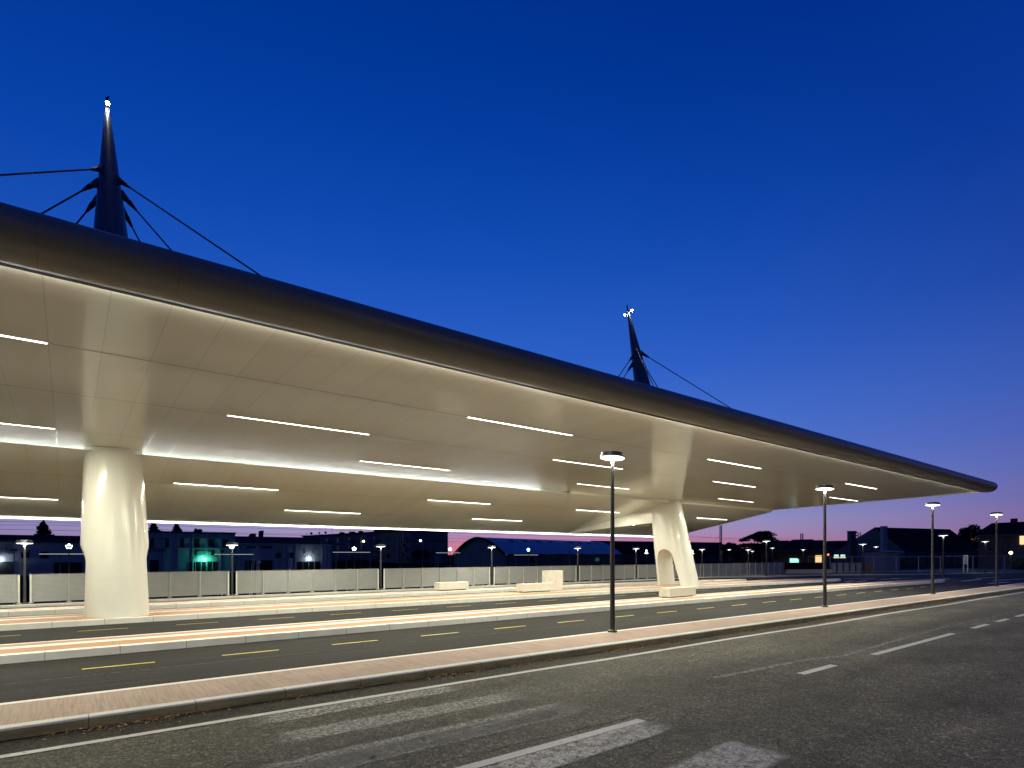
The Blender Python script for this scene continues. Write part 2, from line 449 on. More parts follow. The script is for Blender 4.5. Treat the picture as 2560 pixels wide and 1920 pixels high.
# ------------------------------------------------------------------ ground, road, lanes
g_ = MB().quad((-1500, -600, -.06), (2500, -600, -.06), (2500, 34, -.06), (-1500, 34, -.06))
g_.quad((-1500, 34, -.06), (66, 34, -.06), (60, 38, -2), (-1500, 38, -2)).quad((-1500, 38, -2), (60, 38, -2), (60, 2500, -2), (-1500, 2500, -2))
g_.quad((66, 34, -.06), (2500, 34, -.06), (2500, 2500, -.06), (66, 2500, -.06)).quad((60, 38, -2), (66, 34, -.06), (66, 2500, -.06), (60, 2500, -2))
struct('ground', g_, 'ground')
struct('road', MB().quad((-70, -40, 0), (170, -40, 0), (170, 9.5, 0), (-70, 9.5, 0)), 'asphalt_old')
struct('bus_lane', MB().poly([(-70, 10.6, .004), (170, 9.6, .004), (170, 14, .004), (94.3, 17.4, .004), (77.4, 21.7, .004), (69, 26.1, .004), (63.5, 28.7, .004), (55.6, 30.6, .004), (49.5, 32.6, .004), (-70, 32.6, .004)]), 'lane')

# platforms: kerb stones, terracotta paving and white guide strips, each a long low island with a tapered nose
def platform(y0, y1, xe, bend, strips, zt, tipw):
    X0 = -60
    xs = [X0, 8, xe - 26, xe - 20, xe - 14, xe - 8, xe - 4, xe - 1.6, xe - .5, xe]
    k = MB(); fill = MB(); st = MB()
    def edge(x):
        t = max(0, (x - (xe - 26)) / 26.0)
        sh = -bend * t * t - .42 * max(0, min(1, (x - 8) / 22.0)) * (1 if 22 < y0 < 24 else 0)
        w0, w1 = y0 + sh, y1 + sh
        if x > xe - 8:
            q = (x - (xe - 8)) / 8.0; mid = (w0 + w1) / 2 - bend * .15 * q
            h = (w1 - w0) / 2 * (tipw + (1 - tipw) * math.sqrt(max(0, 1 - q * q)))
            if x >= xe: h = .06
            w0, w1 = mid - h, mid + h
        return w0, w1
    sec = [(x, *edge(x)) for x in xs]
    kw = .26; bk = .14
    for (xa, a0, a1), (xb, b0, b1) in zip(sec, sec[1:]):
        kw_a, kw_b = min(kw, (a1 - a0) * .3), min(kw, (b1 - b0) * .3)
        ba, bb = min(bk, (a1 - a0) * .2), min(bk, (b1 - b0) * .2)
        k.quad((xa, a0, 0), (xb, b0, 0), (xb, b0, zt), (xa, a0, zt))
        k.quad((xa, a0, zt), (xb, b0, zt), (xb, b0 + kw_b, zt), (xa, a0 + kw_a, zt))
        k.quad((xa, a1 - ba, zt), (xb, b1 - bb, zt), (xb, b1, zt), (xa, a1, zt))
        k.quad((xa, a1, zt), (xb, b1, zt), (xb, b1, 0), (xa, a1, 0))
        fill.quad((xa, a0 + kw_a, zt), (xb, b0 + kw_b, zt), (xb, b1 - bb, zt), (xa, a1 - ba, zt))
        if xb <= xe - 3.9:
            for s0, s1 in strips:
                sa = a0 - y0; sb = b0 - y0
                if xb > xe - 8: continue
                st.quad((xa, s0 + sa, zt + .004), (xb, s0 + sb, zt + .004), (xb, s1 + sb, zt + .004), (xa, s1 + sa, zt + .004))
    return k, fill, st
for nm, (y0, y1, xe, bend, strips, zt, tipw) in {
        'platform_1': (16.0, 18.02, 58, .9, [(17.02, 17.40)], .18, .25),
        'platform_2': (22.95, 25.70, 53.5, 1.3, [(24.45, 24.78)], .18, .25),
        'platform_3': (28.15, 29.55, 46, 2.0, [(28.75, 29.0)], .18, .25)}.items():
    k, fill, st = platform(y0, y1, xe, bend, strips, zt, tipw)
    struct(nm + '_pavement', fill, 'paving'); struct(nm + '_kerb', k, 'white_kerb'); struct(nm + '_pavement_strip', st, 'white_strip')

# sidewalk between road and bus lanes; it swings a little towards the road further on
def ysw(x): return -.0105 * max(0, x - 6)
xs = [-60, -20, 0, 6, 14, 24, 36, 50, 70, 100, 165]
a, b, c, d = MB(), MB(), MB(), MB()
for x0, x1 in zip(xs, xs[1:]):
    s0, s1 = ysw(x0), ysw(x1); z = .14
    a.quad((x0, 9.66 + s0, z), (x1, 9.66 + s1, z), (x1, 10.98 + s1, z), (x0, 10.98 + s0, z))
    b.quad((x0, 9.47 + s0, z), (x1, 9.47 + s1, z), (x1, 9.66 + s1, z), (x0, 9.66 + s0, z))
    b.quad((x0, 9.45 + s0, z - .022), (x1, 9.45 + s1, z - .022), (x1, 9.47 + s1, z), (x0, 9.47 + s0, z))
    c.quad((x0, 9.43 + s0, -.02), (x1, 9.43 + s1, -.02), (x1, 9.45 + s1, z - .022), (x0, 9.45 + s0, z - .022))
    d.quad((x0, 10.98 + s0, z), (x1, 10.98 + s1, z), (x1, 11.12 + s1, z), (x0, 11.12 + s0, z))
    d.quad((x0, 11.12 + s0, z), (x1, 11.12 + s1, z), (x1, 11.12 + s1, 0), (x0, 11.12 + s0, 0))
struct('sidewalk', a, 'walk'); struct('road_kerb_top', b, 'kerb_top'); struct('road_kerb', c, 'kerb_face'); struct('sidewalk_back_kerb', d, 'white_strip')

# far kerb under the fence, then curving away round the turning area
kp = [(-60, 32.6), (46, 32.6), (50, 32.3), (55.4, 29.95), (63.5, 28.55), (69, 26.0), (77.4, 21.5), (94.3, 17.3), (130, 15.0)]
k = MB(); vg = MB()
for (x0, y0), (x1, y1) in zip(kp, kp[1:]):
    k.quad((x0, y0, 0), (x1, y1, 0), (x1, y1, .1), (x0, y0, .1))
    k.quad((x0, y0, .1), (x1, y1, .1), (x1 + .25 * (x1 > 48), y1 + .55, .1), (x0 + .25 * (x0 > 48), y0 + .55, .1))
struct('far_kerb', k, 'grey_kerb')
struct('verge', MB().poly([(49.5, 33.1, .08), (55.6, 30.45, .08), (63.75, 29.1, .08), (69.2, 26.5, .08), (77.6, 22.0, .08), (94.5, 17.8, .08), (130, 15.5, .08), (140, 24, .08), (80, 34, .08), (66, 36, .08), (49, 36, .08)]), 'verge')

# painted markings
ym = MB()
def strip(mb, p, q, w, z=.008):
    p = Vector((p[0], p[1], 0)); q = Vector((q[0], q[1], 0)); d = (q - p).normalized(); n = Vector((-d.y, d.x, 0)) * w / 2
    mb.quad((*(p - n).xy, z), (*(q - n).xy, z), (*(q + n).xy, z), (*(p + n).xy, z))
x = -7.4
for i in range(22):
    ysh = 14.3 - .004 * max(0, x - 2)
    strip(ym, (x, ysh), (x + 1.24, ysh - .004), .078)
    strip(ym, (x + .02, 21.42), (x + 1.26, 21.42), .058)
    x += 2.54 if i < 7 else 2.62
ym2 = ym
struct('yellow_lane_marking', ym, 'paint_yellow')
wm = MB()
def edge_y(x): return 8.68 - .0065 * max(0, x - 6) + .035 * math.sin(x * .55) * (x > 8)
x = -40.0
while x < 150:
    st = 1.0 if x < 40 else 6.0
    y0, y1 = edge_y(x), edge_y(x + st)
    wm.quad((x, y0 - .07, .008), (x + st, y1 - .07, .008), (x + st, y1 + .06, .008), (x, y0 + .06, .008)); x += st
for x0, x1 in ((11.1, 12.55), (14.55, 20.3), (22.2, 23.85), (25.0, 26.4), (27.6, 29.1), (30.3, 31.8), (33, 34.5), (36, 40)):
    strip(wm, (x0, 5.28), (x1, 5.28), .16)
strip(wm, (-3.0, 5.16), (6.28, 5.16), .15)
# crossing bars and arrows on the turning area by the platform noses
for p, q in (((2472, 1459), (2522, 1455)), ((2482, 1452), (2560, 1447)), ((2404, 1453), (2452, 1449)), ((2300, 1451), (2372, 1447)),
             ((2068, 1461), (2130, 1458)), ((2115, 1454), (2135, 1452)), ((2140, 1454), (2168, 1452)), ((2150, 1448), (2190, 1446.5)), ((2200, 1449), (2250, 1446.5)),
             ((2110, 1447), (2150, 1445.8)), ((2230, 1446.8), (2280, 1445)), ((2440, 1446), (2500, 1443)), ((2505, 1450), (2525, 1449))):
    strip(wm, G(*p), G(*q), .28)
struct('white_road_marking', wm, 'paint_white')
jn = MB(); jp = [(9.5, 6.1), (12.6, 5.92), (14, 5.62), (18, 5.8), (22.5, 5.92), (31, 5.7), (60, 5.9)]
for p, q in zip(jp, jp[1:]): strip(jn, p, q, .14, .006)
strip(jn, (-8, 13.5), (40, 13.42), .02, .008)
struct('asphalt_joint_marking', jn, 'joint')
ck = MB(); cp = [(2.6 + .16 * i, 5.50 - .006 * i + .03 * math.sin(i * 1.7) * math.sin(i * .6)) for i in range(28)]
for p, q in zip(cp, cp[1:]): strip(ck, p, q, .012 + .006 * random.random(), .005)
cp = [(9 + .35 * i, 7.3 + .05 * math.sin(i * 1.1) + .03 * math.sin(i * 2.9)) for i in range(30)]
for p, q in zip(cp, cp[1:]): strip(ck, p, q, .010 + .008 * random.random(), .005)
struct('road_crack_line', ck, 'hole')
def uvpatch(name, quads, mat):
    mb = MB()
    for q in quads: mb.quad(*[(x, y, .010) for x, y in q])
    o = struct(name, mb, mat)
    uvl = o.data.uv_layers.new(name='UVMap')
    for f in o.data.polygons:
        for li, uv in zip(f.loop_indices, ((0, 0), (1, 0), (1, 1), (0, 1))): uvl.data[li].uv = uv
    return o
uvpatch('old_crossing_marking', [[(3.1, 4.52), (6.35, 4.60), (6.42, 5.12), (2.6, 5.08)], [(5.0, 3.10), (6.55, 3.16), (6.5, 3.95), (4.7, 3.85)], [(1.6, 5.98), (6.2, 5.98), (6.25, 6.42), (1.6, 6.42)]], 'paint_old')
uvpatch('ghost_crossing_marking', [[(1.95, 7.1), (5.9, 7.05), (5.9, 7.6), (1.95, 7.65)], [(1.9, 8.1), (5.4, 8.15), (5.4, 8.6), (1.95, 8.58)], [(1.5, 5.9), (6.0, 5.9), (6.2, 6.6), (1.5, 6.6)]], 'paint_ghost')

uvpatch('rough_asphalt_marking', [[(7.4, 5.8), (10.4, 6.2), (10.0, 8.45), (6.6, 8.4)]], 'paint_trace')

# leaves and grit blown against the kerb
lt = MB()
for _ in range(6500):
    x = random.uniform(-4, 34)
    dens = .5 + .5 * math.sin(x * 1.9) * math.sin(x * .7 + 1)
    if random.random() > dens: continue
    y = 9.42 + ysw(x) - abs(random.gauss(0, .075)) * (1 + dens)
    u = Vector((random.gauss(0, 1), random.gauss(0, 1), random.gauss(0, .35))).normalized() * random.uniform(.008, .030)
    w = Vector((-u.y, u.x, random.uniform(-.01, .01))) * .6
    p = Vector((x, y, .012 + random.uniform(0, .02)))
    lt.quad(p - u, p - w, p + u, p + w)
tag(put('fallen_leaves', lt, 'litter'), 'brown dry leaves and grit blown along the foot of the road kerb', 'leaf litter', kind='stuff')

# ------------------------------------------------------------------ the canopy
ZN, YN, KN = 6.325, 10.47, -.0237           # front ceiling plane
def zn(Y): return ZN + KN * (Y - YN)
FY0, FZ0, FY1, FZ1 = 24.3, 5.86, 34.4, 3.985  # rear ceiling plane
KF = (FZ1 - FZ0) / (FY1 - FY0)
def zf(Y): return FZ0 + KF * (Y - FY0)
XA, XB = -26.0, 46.2
canopy = thing('station_canopy', (10, 24, 0), 'long white bus station roof with rounded dark metal front edge and glossy lit ceiling', 'canopy')
mb = MB().quad((XA, YN, zn(YN)), (XB, YN, zn(YN)), (XB, 27.05, zn(27.05)), (XA, 27.05, zn(27.05)))
put('front_ceiling', mb, 'ceiling', canopy)
mb = MB().quad((XA, FY0, FZ0), (XB, FY0, FZ0), (XB, FY1, FZ1), (XA, FY1, FZ1))
mb.quad((XA, FY0, FZ0), (XB, FY0, FZ0), (XB, FY0, FZ0 + .015), (XA, FY0, FZ0 + .015))
mb.quad((XA, FY0, FZ0 + .015), (XB, FY0, FZ0 + .015), (XB, 24.5, 5.83), (XA, 24.5, 5.83))
mb.quad((XA, 24.5, 5.83), (XB, 24.5, 5.83), (XB, 27.05, 5.83), (XA, 27.05, 5.83))
mb.quad((XA, 27.05, 5.83), (XB, 27.05, 5.83), (XB, 27.05, zn(27.05)), (XA, 27.05, zn(27.05)))
put('rear_ceiling', mb, 'ceiling', canopy)
gv = MB()
for Y in (13.75, 17.36, 21.86):
    gv.quad((XA, Y - .014, zn(Y) - .004), (XB, Y - .014, zn(Y) - .004), (XB, Y + .014, zn(Y) - .004), (XA, Y + .014, zn(Y) - .004))
for Y in (27.45, 30.95):
    gv.quad((XA, Y - .010, zf(Y - .01) - .004), (XB, Y - .010, zf(Y - .01) - .004), (XB, Y + .010, zf(Y + .01) - .004), (XA, Y + .010, zf(Y + .01) - .004))
put('ceiling_groove', gv, 'groove', canopy)
# bull-nosed fascia swept along the front edge, its end rounded over
prof = [(10.27, 6.26), (10.265, 6.222), (10.24, 6.209), (10.12, 6.205), (10.0, 6.217), (9.86, 6.262), (9.75, 6.335), (9.675, 6.43), (9.64, 6.54), (9.655, 6.645), (9.715, 6.74), (9.81, 6.815), (9.94, 6.87), (10.12, 6.905), (10.4, 6.93), (11.2, 6.97)]
fb = MB(); secs = [(XA, 1.0), (XB - .35, 1.0)] + [(XB - .35 + .35 * math.sin(t * math.pi / 12), math.cos(t * math.pi / 12)) for t in range(1, 6)] + [(XB + .002, .05)]
pc = (10.35, 6.56); n = len(prof)
for x, q in secs:
    q = .25 + .75 * q if q < 1 else 1
    for y, z in prof: fb.v.append((x, pc[0] + (y - pc[0]) * q, pc[1] + (z - pc[1]) * q))
for i in range(len(secs) - 1):
    for j in range(n - 1):
        a0 = i * n + j; fb.f.append((a0, a0 + 1, a0 + 1 + n, a0 + n))
fb.f.append(tuple((len(secs) - 1) * n + j for j in range(n)))
put('front_fascia', fb, 'fascia', canopy, smooth=True, sharp=35)
put('fascia_lip', MB().prism([(10.472, 6.252), (10.268, 6.217), (10.268, 6.26), (10.44, 6.322), (10.472, 6.322)], 'x', XA, XB - .3), 'gap', canopy)  # flat lip painted near-black in place of a shadowed gap
put('light_strip', MB().quad((XA, 10.475, 6.254), (XB - .4, 10.475, 6.254), (XB - .4, 10.512, 6.316), (XA, 10.512, 6.316)), 'glow_edge', canopy)
put('light_strip', MB().quad((XA, 26.95, 5.838), (23.1, 26.95, 5.838), (23.1, 26.95, 5.90), (XA, 26.95, 5.90)), 'glow_cove', canopy)
put('light_strip', MB().box(XA, XB - .3, 34.41, 34.47, 3.93, 4.045), 'glow_far', canopy)
put('cove_end_wall', MB().box(23.12, 23.2, 24.52, 27.0, 5.834, 5.925).quad((23.15, 24.302, 5.86), (XB, 24.302, 5.86), (XB, 24.302, zn(24.3)), (23.15, 24.302, zn(24.3))), 'ceiling', canopy)
put('rear_fascia', MB().prism([(34.47, 3.93), (34.62, 3.99), (34.72, 4.12), (34.70, 4.30), (34.5, 4.45), (33.9, 4.6), (33.9, 4.3), (34.47, 4.06)], 'x', XA, XB), 'trim', canopy)
put('end_trim', MB().prism([(10.6, zn(10.6) - .035), (24.3, zn(24.3) - .035), (24.35, 5.83), (34.45, 3.955), (34.45, 4.3), (25, 6.3), (10.6, 6.8)], 'x', XB, XB + .06), 'trim', canopy)
put('roof_sheet', MB().quad((XA, 11.2, 6.97), (XB, 11.2, 6.97), (XB, 25, 7.45), (XA, 25, 7.45)).quad((XA, 25, 7.45), (XB, 25, 7.45), (XB, 34.5, 4.45), (XA, 34.5, 4.45)), 'roof', canopy)
put('end_closure', MB().poly([(XA, 10.47, 6.25), (XA, 24.3, 5.86), (XA, 34.4, 3.98), (XA, 34.5, 4.45), (XA, 25, 7.45), (XA, 11.2, 6.97)]), 'trim', canopy)

CXS = (1.30, 33.05)
# fins that carry the rear half of the roof down on to the columns
for cx in CXS:
    pr = [(25.6, 5.8), (34.35, zf(34.35) + .02), (34.35, zf(34.35) - .03), (30, 4.27), (26.5, 4.47), (25.6, 4.5)]
    put('support_fin', MB().prism(pr, 'x', cx - (.5 if cx < 10 else .76), cx + .84), 'column', canopy, bevel=.10)
    put('downlight', MB().lathe([(.06, 0), (.06, .02)], 14, (cx - (.3 if cx < 10 else .62), 27.4, 4.40)), 'glow_small', canopy)

# columns: a leaning tapered tube opened by an arch into two feet
def col_section(z, y0, b0):
    t = max(0, min(1, (z - .18) / 5.75))
    yc = y0 + (25.08 - y0) * t
    b = b0 + (1.08 - b0) * t
    a_pts = [(.0, 1.0 if y0 > 24.2 else 1.05), (1.2, 1.0), (2.7, 1.0), (3.9, .945), (5.9, .865), (7, .85)]
    for (z0, v0), (z1, v1) in zip(a_pts, a_pts[1:]):
        if z0 <= z <= z1: a = v0 + (v1 - v0) * (z - z0) / (z1 - z0)
    return (.05 if y0 > 24.2 else .12) * (1 - t), yc, a, b, 2.2
def column(cx, label, y0, b0, cut_pts, cy_, r_):
    SEG = 72; zs = [.14 + i * (6.0 - .14) / 40 for i in range(41)]
    mb = MB()
    for z in zs:
        ox, yc, a, b, nn = col_section(z, y0, b0)
        for k in range(SEG):
            t = 2 * math.pi * k / SEG; ct, st = math.cos(t), math.sin(t)
            mb.v.append((cx + ox + a * math.copysign(abs(ct) ** (2 / nn), ct), yc + b * math.copysign(abs(st) ** (2 / nn), st), z))
    for i in range(len(zs) - 1):
        for k in range(SEG):
            q = i * SEG + k; w = i * SEG + (k + 1) % SEG; mb.f.append((q, w, w + SEG, q + SEG))
    mb.f.append(tuple(range(SEG))[::-1]); mb.f.append(tuple((len(zs) - 1) * SEG + k for k in range(SEG)))
    t = thing('canopy_column', (cx, 24.3, .18), label, 'column', 'columns carrying the canopy')
    o = put('shaft', mb, 'column', t)
    n0, n1, f0, f1_ = cut_pts
    cut = MB(); pts = [(n0, -.5), (n0, .18), (n1, 1.95)]
    for k in range(1, 16):
        an = math.pi - math.pi * k / 16; pts.append((cy_ + r_ * math.cos(an), 1.95 + r_ * 1.03 * math.sin(an)))
    pts += [(f1_, 1.95), (f0, .18), (f0, -.5)]
    cut.prism(pts, 'x', cx - 2, cx + 2)
    co = put('tmp_cut', cut, 'column')
    md = o.modifiers.new('b', 'BOOLEAN'); md.operation = 'DIFFERENCE'; md.object = co; md.solver = 'EXACT'
    bpy.context.view_layer.update()
    dg = bpy.context.evaluated_depsgraph_get(); me = bpy.data.meshes.new_from_object(o.evaluated_get(dg))
    o.modifiers.clear(); o.data = me; bpy.data.objects.remove(co)
    bm = bmesh.new(); bm.from_mesh(me)
    for f in bm.faces: f.smooth = True
    for e in bm.edges:
        if len(e.link_faces) == 2 and e.calc_face_angle(0) > R(35): e.smooth = False
    bm.to_mesh(me); bm.free()
    return t
column(CXS[0], 'cream glossy roof column seen face on, in front of the louvred fence', 24.32, 1.15, (23.82, 23.93, 25.14, 25.25), 24.59, .66)
column(CXS[1], 'cream glossy roof column with its open arch showing, leaning behind the nearest bench', 24.1, 1.5, (23.25, 23.80, 25.0, 25.18), 24.49, .69)

# masts over the columns with stay cables
def mast(cx, label):
    cx += .12 if cx < 10 else -.1
    t = thing('roof_mast', (cx, 25.2, 6.6), label, 'mast', 'masts above the canopy roof')
    def ax(z): return Vector((cx - .012 * (z - 6), 25.05 + .221 * (z - 5.9), z))
    zs = [6.6, 9, 12, 14.5, 16, 17.5, 19, 20.2, 20.45]
    put('shaft', MB().tube([ax(z) for z in zs], [.065 + .085 * (20.45 - z) for z in zs], 28), 'mast', t, smooth=True)
    put('crossarm', MB().tube([ax(20.25) + Vector((0, -.32, .06)), ax(20.25) + Vector((0, .32, -.06))], .03, 8), 'steel_dark', t)
    put('cap', MB().tube([ax(20.4), ax(20.75), ax(20.8) + Vector((.08, 0, .05))], [.05, .045, .03], 8), 'steel_dark', t)
    for s in (-1, 1):
        p = ax(20.25) + Vector((0, .34 * s, -.06 * s))
        f = put('floodlight', MB().lathe([(.03, .12), (.085, .05), (.095, -.02)], 14, p), 'steel_dark', t, smooth=True)
        put('lamp', MB().ball(p + Vector((0, 0, -.05)), .062), 'glow_mast', f, smooth=True)
    for (dx, Y, za, zr) in ((9.5, 16.7, 17.05, 7.17), (-9.5, 16.7, 17.3, 7.17), (9.2, 26.3, 16.6, 7.05), (-9.4, 27.0, 16.8, 6.8), (6.6, 30.3, 16.1, 5.8), (-6.8, 30.4, 16.2, 5.75)):
        e = Vector((cx + dx, Y, zr)); a0 = ax(za); d = (e - a0); dh = Vector((d.x, d.y, 0)).normalized()
        s0 = a0 + dh * (.07 + .089 * (20.45 - za)) * .9; d = (e - s0).normalized()
        lug = s0 + d * .36
        side = d.cross(Vector((0, 0, 1))).normalized() * .025; up = side.cross(d).normalized()
        lg = MB()
        for sg in (-1, 1):
            q = side * sg
            lg.poly([s0 - dh * .1 + up * .20 + q, lug + up * .08 + q, lug - up * .08 + q, s0 - dh * .1 - up * .24 + q])
        n = len(lg.v)
        for i in range(4): lg.f.append((i, (i + 1) % 4, 4 + (i + 1) % 4, 4 + i))
        cb = put('stay_cable', MB().tube([lug + d * .2, e], .031, 8), 'steel_dark', t)
        put('lug_plate', lg, 'mast', cb)
        put('clevis', MB().tube([lug - d * .12, lug + d * .02, lug + d * .10, lug + d * .30, lug + d * .36], [.06, .10, .085, .052, .052], 10), 'steel_dark', cb)
    return t
mast(CXS[0], 'tall tapering dark mast above the face-on column, tip light shining alone')
mast(CXS[1], 'tapering dark mast further along the roof, leaning, with two small tip lights')

# ceiling strip lights, one by one
def ceil_light(x0, x1, Y, front, label):
    zc = zn(Y) if front else zf(Y)
    sl = KN if front else KF
    t = thing('ceiling_light', ((x0 + x1) / 2, Y, zc), label, 'ceiling light', 'strip lights in the canopy ceiling')
    h = .042; zz = lambda y, o: zc + sl * (y - Y) - o
    put('diffuser', MB().quad((x0, Y - h, zz(Y - h, .012)), (x1, Y - h, zz(Y - h, .012)), (x1, Y + h, zz(Y + h, .012)), (x0, Y + h, zz(Y + h, .012))), 'glow_strip', t)
    area_lamp('strip_lamp', t, (0, 0, -.03), 98 * (x1 - x0), (.97, .945, .76), x1 - x0, .066)
    f = MB()
    for ya, yb in ((Y - h - .012, Y - h - .001), (Y + h + .001, Y + h + .012)):
        f.v += [(x0 - .02, ya, zz(ya, .016)), (x1 + .02, ya, zz(ya, .016)), (x1 + .02, yb, zz(yb, .016)), (x0 - .02, yb, zz(yb, .016)),
                (x0 - .02, ya, zz(ya, .001)), (x1 + .02, ya, zz(ya, .001)), (x1 + .02, yb, zz(yb, .001)), (x0 - .02, yb, zz(yb, .001))]
        n = len(f.v) - 8
        f.f += [tuple(n + i for i in q) for q in ((3, 2, 1, 0), (4, 5, 6, 7), (0, 1, 5, 4), (1, 2, 6, 5), (2, 3, 7, 6), (3, 0, 4, 7))]
    put('housing', f, 'trim', t)
rows = [(13.75, 1, 'front ceiling row', ((-4.45, -.31, 'left of the face-on column'), (9.08, 13.19, 'just behind the nearest lamp head'), (20.95, 25.1, 'between the two nearest lamps on the walk'), (34.12, 38.4, 'last towards the roof tip'))),
        (17.36, 1, 'second ceiling row', ((3.5, 7.64, 'right of the face-on column'), (15.6, 19.79, 'crossed by the nearest lamp post'), (26.93, 31.12, 'right of the arched column'), (40.64, 45.07, 'by the second lamp head, near the roof end'))),
        (21.86, 1, 'third ceiling row by the cove', ((-4.5, -.31, 'left of the face-on column'), (9.25, 13.43, 'right above the cove glow'), (21.35, 25.47, 'crossed by the nearest lamp post'), (34.5, 38.94, 'right of the arched column'))),
        (27.45, 0, 'upper rear ceiling row', ((3.48, 7.65, 'right of the face-on column'), (15.51, 19.66, 'midway between the columns'), (26.7, 30.92, 'crossed by the nearest lamp post'), (40.25, 44.6, 'beyond the arched column'))),
        (30.95, 0, 'lower rear ceiling row', ((-4.5, -.34, 'left of the face-on column'), (8.97, 13.11, 'above the factories'), (20.75, 24.89, 'above the arched hangar')))]
for Y, fr, wh, lst in rows:
    for x0, x1, rel in lst: ceil_light(x0, x1, Y, fr, 'strip light in %s, %s' % (wh, rel))

# ------------------------------------------------------------------ lamp posts
def lamp_post(h, label, glow='glow_lamp', rad=.345, tilt=4.0, pole='pole', r0=.072, r1=.05, power=110, lcol=(1.0, .93, .80)):
    t = thing('lamp_post', (0, 0, 0), label, 'lamp post')
    put('pole', MB().tube([(0, 0, .05), (0, 0, h * .35), (0, 0, h - .02)], [r0, (r0 + r1) / 2 + .004, r1], 16), pole, t, world=False, smooth=True)
    put('base_flange', MB().lathe([(r0 * 1.9, 0), (r0 * 1.9, .035), (r0 * 1.75, .045), (r0 * 1.15, .07)], 18), 'pole', t, world=False, smooth=True)
    Tm = Matrix.Rotation(R(tilt), 3, 'Y') @ Matrix.Rotation(R(-3), 3, 'X')
    hd = put('lamp_head', MB().lathe([(rad, -.012), (rad + .012, 0), (rad * .92, .115), (rad * .60, .14), (.02, .145)], 30, (0, 0, h), Tm), 'shade', t, world=False, smooth=True)
    put('reflector', MB().lathe([(rad * .97, -.016), (rad * .45, -.022), (rad * .43, -.022)], 30, (0, 0, h), Tm), 'glow_reflector', hd, world=False, smooth=True)
    put('lamp', MB().lathe([(rad * .42, -.023), (rad * .34, -.032), (rad * .16, -.036)], 24, (0, 0, h), Tm), glow, hd, world=False, smooth=True)
    area_lamp('bulb', t, (0, 0, h - .08), power, lcol, rad * .8)
    return t
L0 = lamp_post(4.86, 'nearest tall black lamp post, standing in front of the canopy light strips')
pts = [(12.0, 11.0 - .1, 'nearest tall black lamp post, crossing the canopy light strips'),
       (24.6, 10.72, 'tall black lamp post right of the arched column, its head under the roof end'),
       (37.3, 10.62, 'tall black lamp post standing just beyond the pointed roof tip'),
       (49.7, 10.52, 'tall black lamp post furthest along the walk, before the brown house')]
for i, (x, y, lab) in enumerate(pts):
    zz = .14
    o = L0 if i == 0 else dup(L0, (0, 0, 0))
    o.location = (x, y, zz); o.rotation_euler = (0, 0, R(-38)); o['label'] = lab; o['group'] = 'lamp posts along the walk'
K0 = lamp_post(7.6, 'unseen tall street lamp on the opposite verge, added to light road and kerb', 'glow_added_street', .30, 0, power=620, lcol=(1.0, .91, .62))  # unseen lamps, added for the light reaching road and kerb from behind the viewer
K0['group'] = 'unseen street lamps added along the old road'; K0.location = (-6, -5, 0)
for x in (13, 32, 55): dup(K0, (x, -5, 0))
S0 = lamp_post(2.70, 'x', 'glow_small', .30, 0, 'pole', .062, .042, power=42)
fl = [(-1.52, 'slim lamp post in the fence gap left of the face-on column'), (6.93, 'slim lamp post in the fence gap right of the green-lit factory door'), (15.47, 'slim lamp post in the fence gap in front of the apartment block'),
      (24.03, 'slim lamp post in the fence gap before the hangar arch'), (32.59, 'slim lamp post in the fence gap right of the tall concrete cabinet'), (39.79, 'slim lamp post in the fence gap just left of the arched column'),
      (49.76, 'slim lamp post in the fence gap just right of the arched column'), (58.29, 'slim lamp post in the fence gap below the cedar')]
for i, (x, lab) in enumerate(fl):
    o = S0 if i == 0 else dup(S0, (0, 0, 0))
    o.location = (x, 33.35, .1); o['label'] = lab; o['group'] = 'slim lamp posts in the fence gaps'
rl = [((1916, 1440), 3.55, 'slim lamp post on the far kerb in front of the louvred fence end'), ((2157, 1436), 3.32, 'slim lamp post on the far kerb before the grey hoarding panels'),
      ((2358, 1444), 4.0, 'slim lamp post behind the nose of the first platform'), ((2463, 1432), 3.75, 'slim lamp post on the far pavement right of the timetable stand')]
for (px, h, lab) in rl:
    p = G(*px, .1); o = dup(S0, (p.x, p.y, .1), lab, 'slim lamp posts around the turning area'); o.scale = (1.25, 1.25, h / 2.7)
for (px, py, d, h, lab) in ((2190, 1367, 92, 0, 'small lamp post behind the mesh fence, left of the concrete tower'), (1881, 1378, 120, 0, 'small dim lamp post under the cedar'), (1823, 1374, 110, 0, 'small lamp post before the round tree'),
                            (2008, 1374, 100, 0, 'small lamp post beside the low station building'), (1931, 1370, 105, 0, 'small lamp post left of the low station building')):
    p = Dp(px, py, d); o = dup(S0, (p.x, p.y, -.05), lab, 'lamp posts in the railway yard'); s = (p.z + .05) / 2.7; o.scale = (1.3, 1.3, s)

# ------------------------------------------------------------------ benches and cabinet
def bench(x0, x1, y0, y1, label):
    t = thing('bench', ((x0 + x1) / 2, (y0 + y1) / 2, .18), label, 'bench', 'cast concrete benches on the platforms')
    put('plinth', MB().box(x0 + .14, x1 - .14, y0 + .1, y1 - .1, .18, .24), 'gap', t)
    put('seat_block', MB().box(x0, x1, y0, y1, .235, .66), 'bench', t, bevel=.015)
    put('lifting_plug', MB().tube([(x0 - .003, y0 + .32, .47), (x0 + .02, y0 + .32, .47)], .018, 10), 'gap', t)
bench(16.95, 19.0, 28.72, 29.3, 'cream concrete bench on the rearmost platform, farthest left')
bench(19.8, 22.0, 24.5, 25.15, 'cream concrete bench standing against the tall cabinet')
bench(23.0, 25.15, 17.2, 17.85, 'cream concrete bench on the front platform below the arched column')
t = thing('concrete_cabinet', (22.35, 24.95, .18), 'tall square cream cabinet behind the end of a bench', 'cabinet')
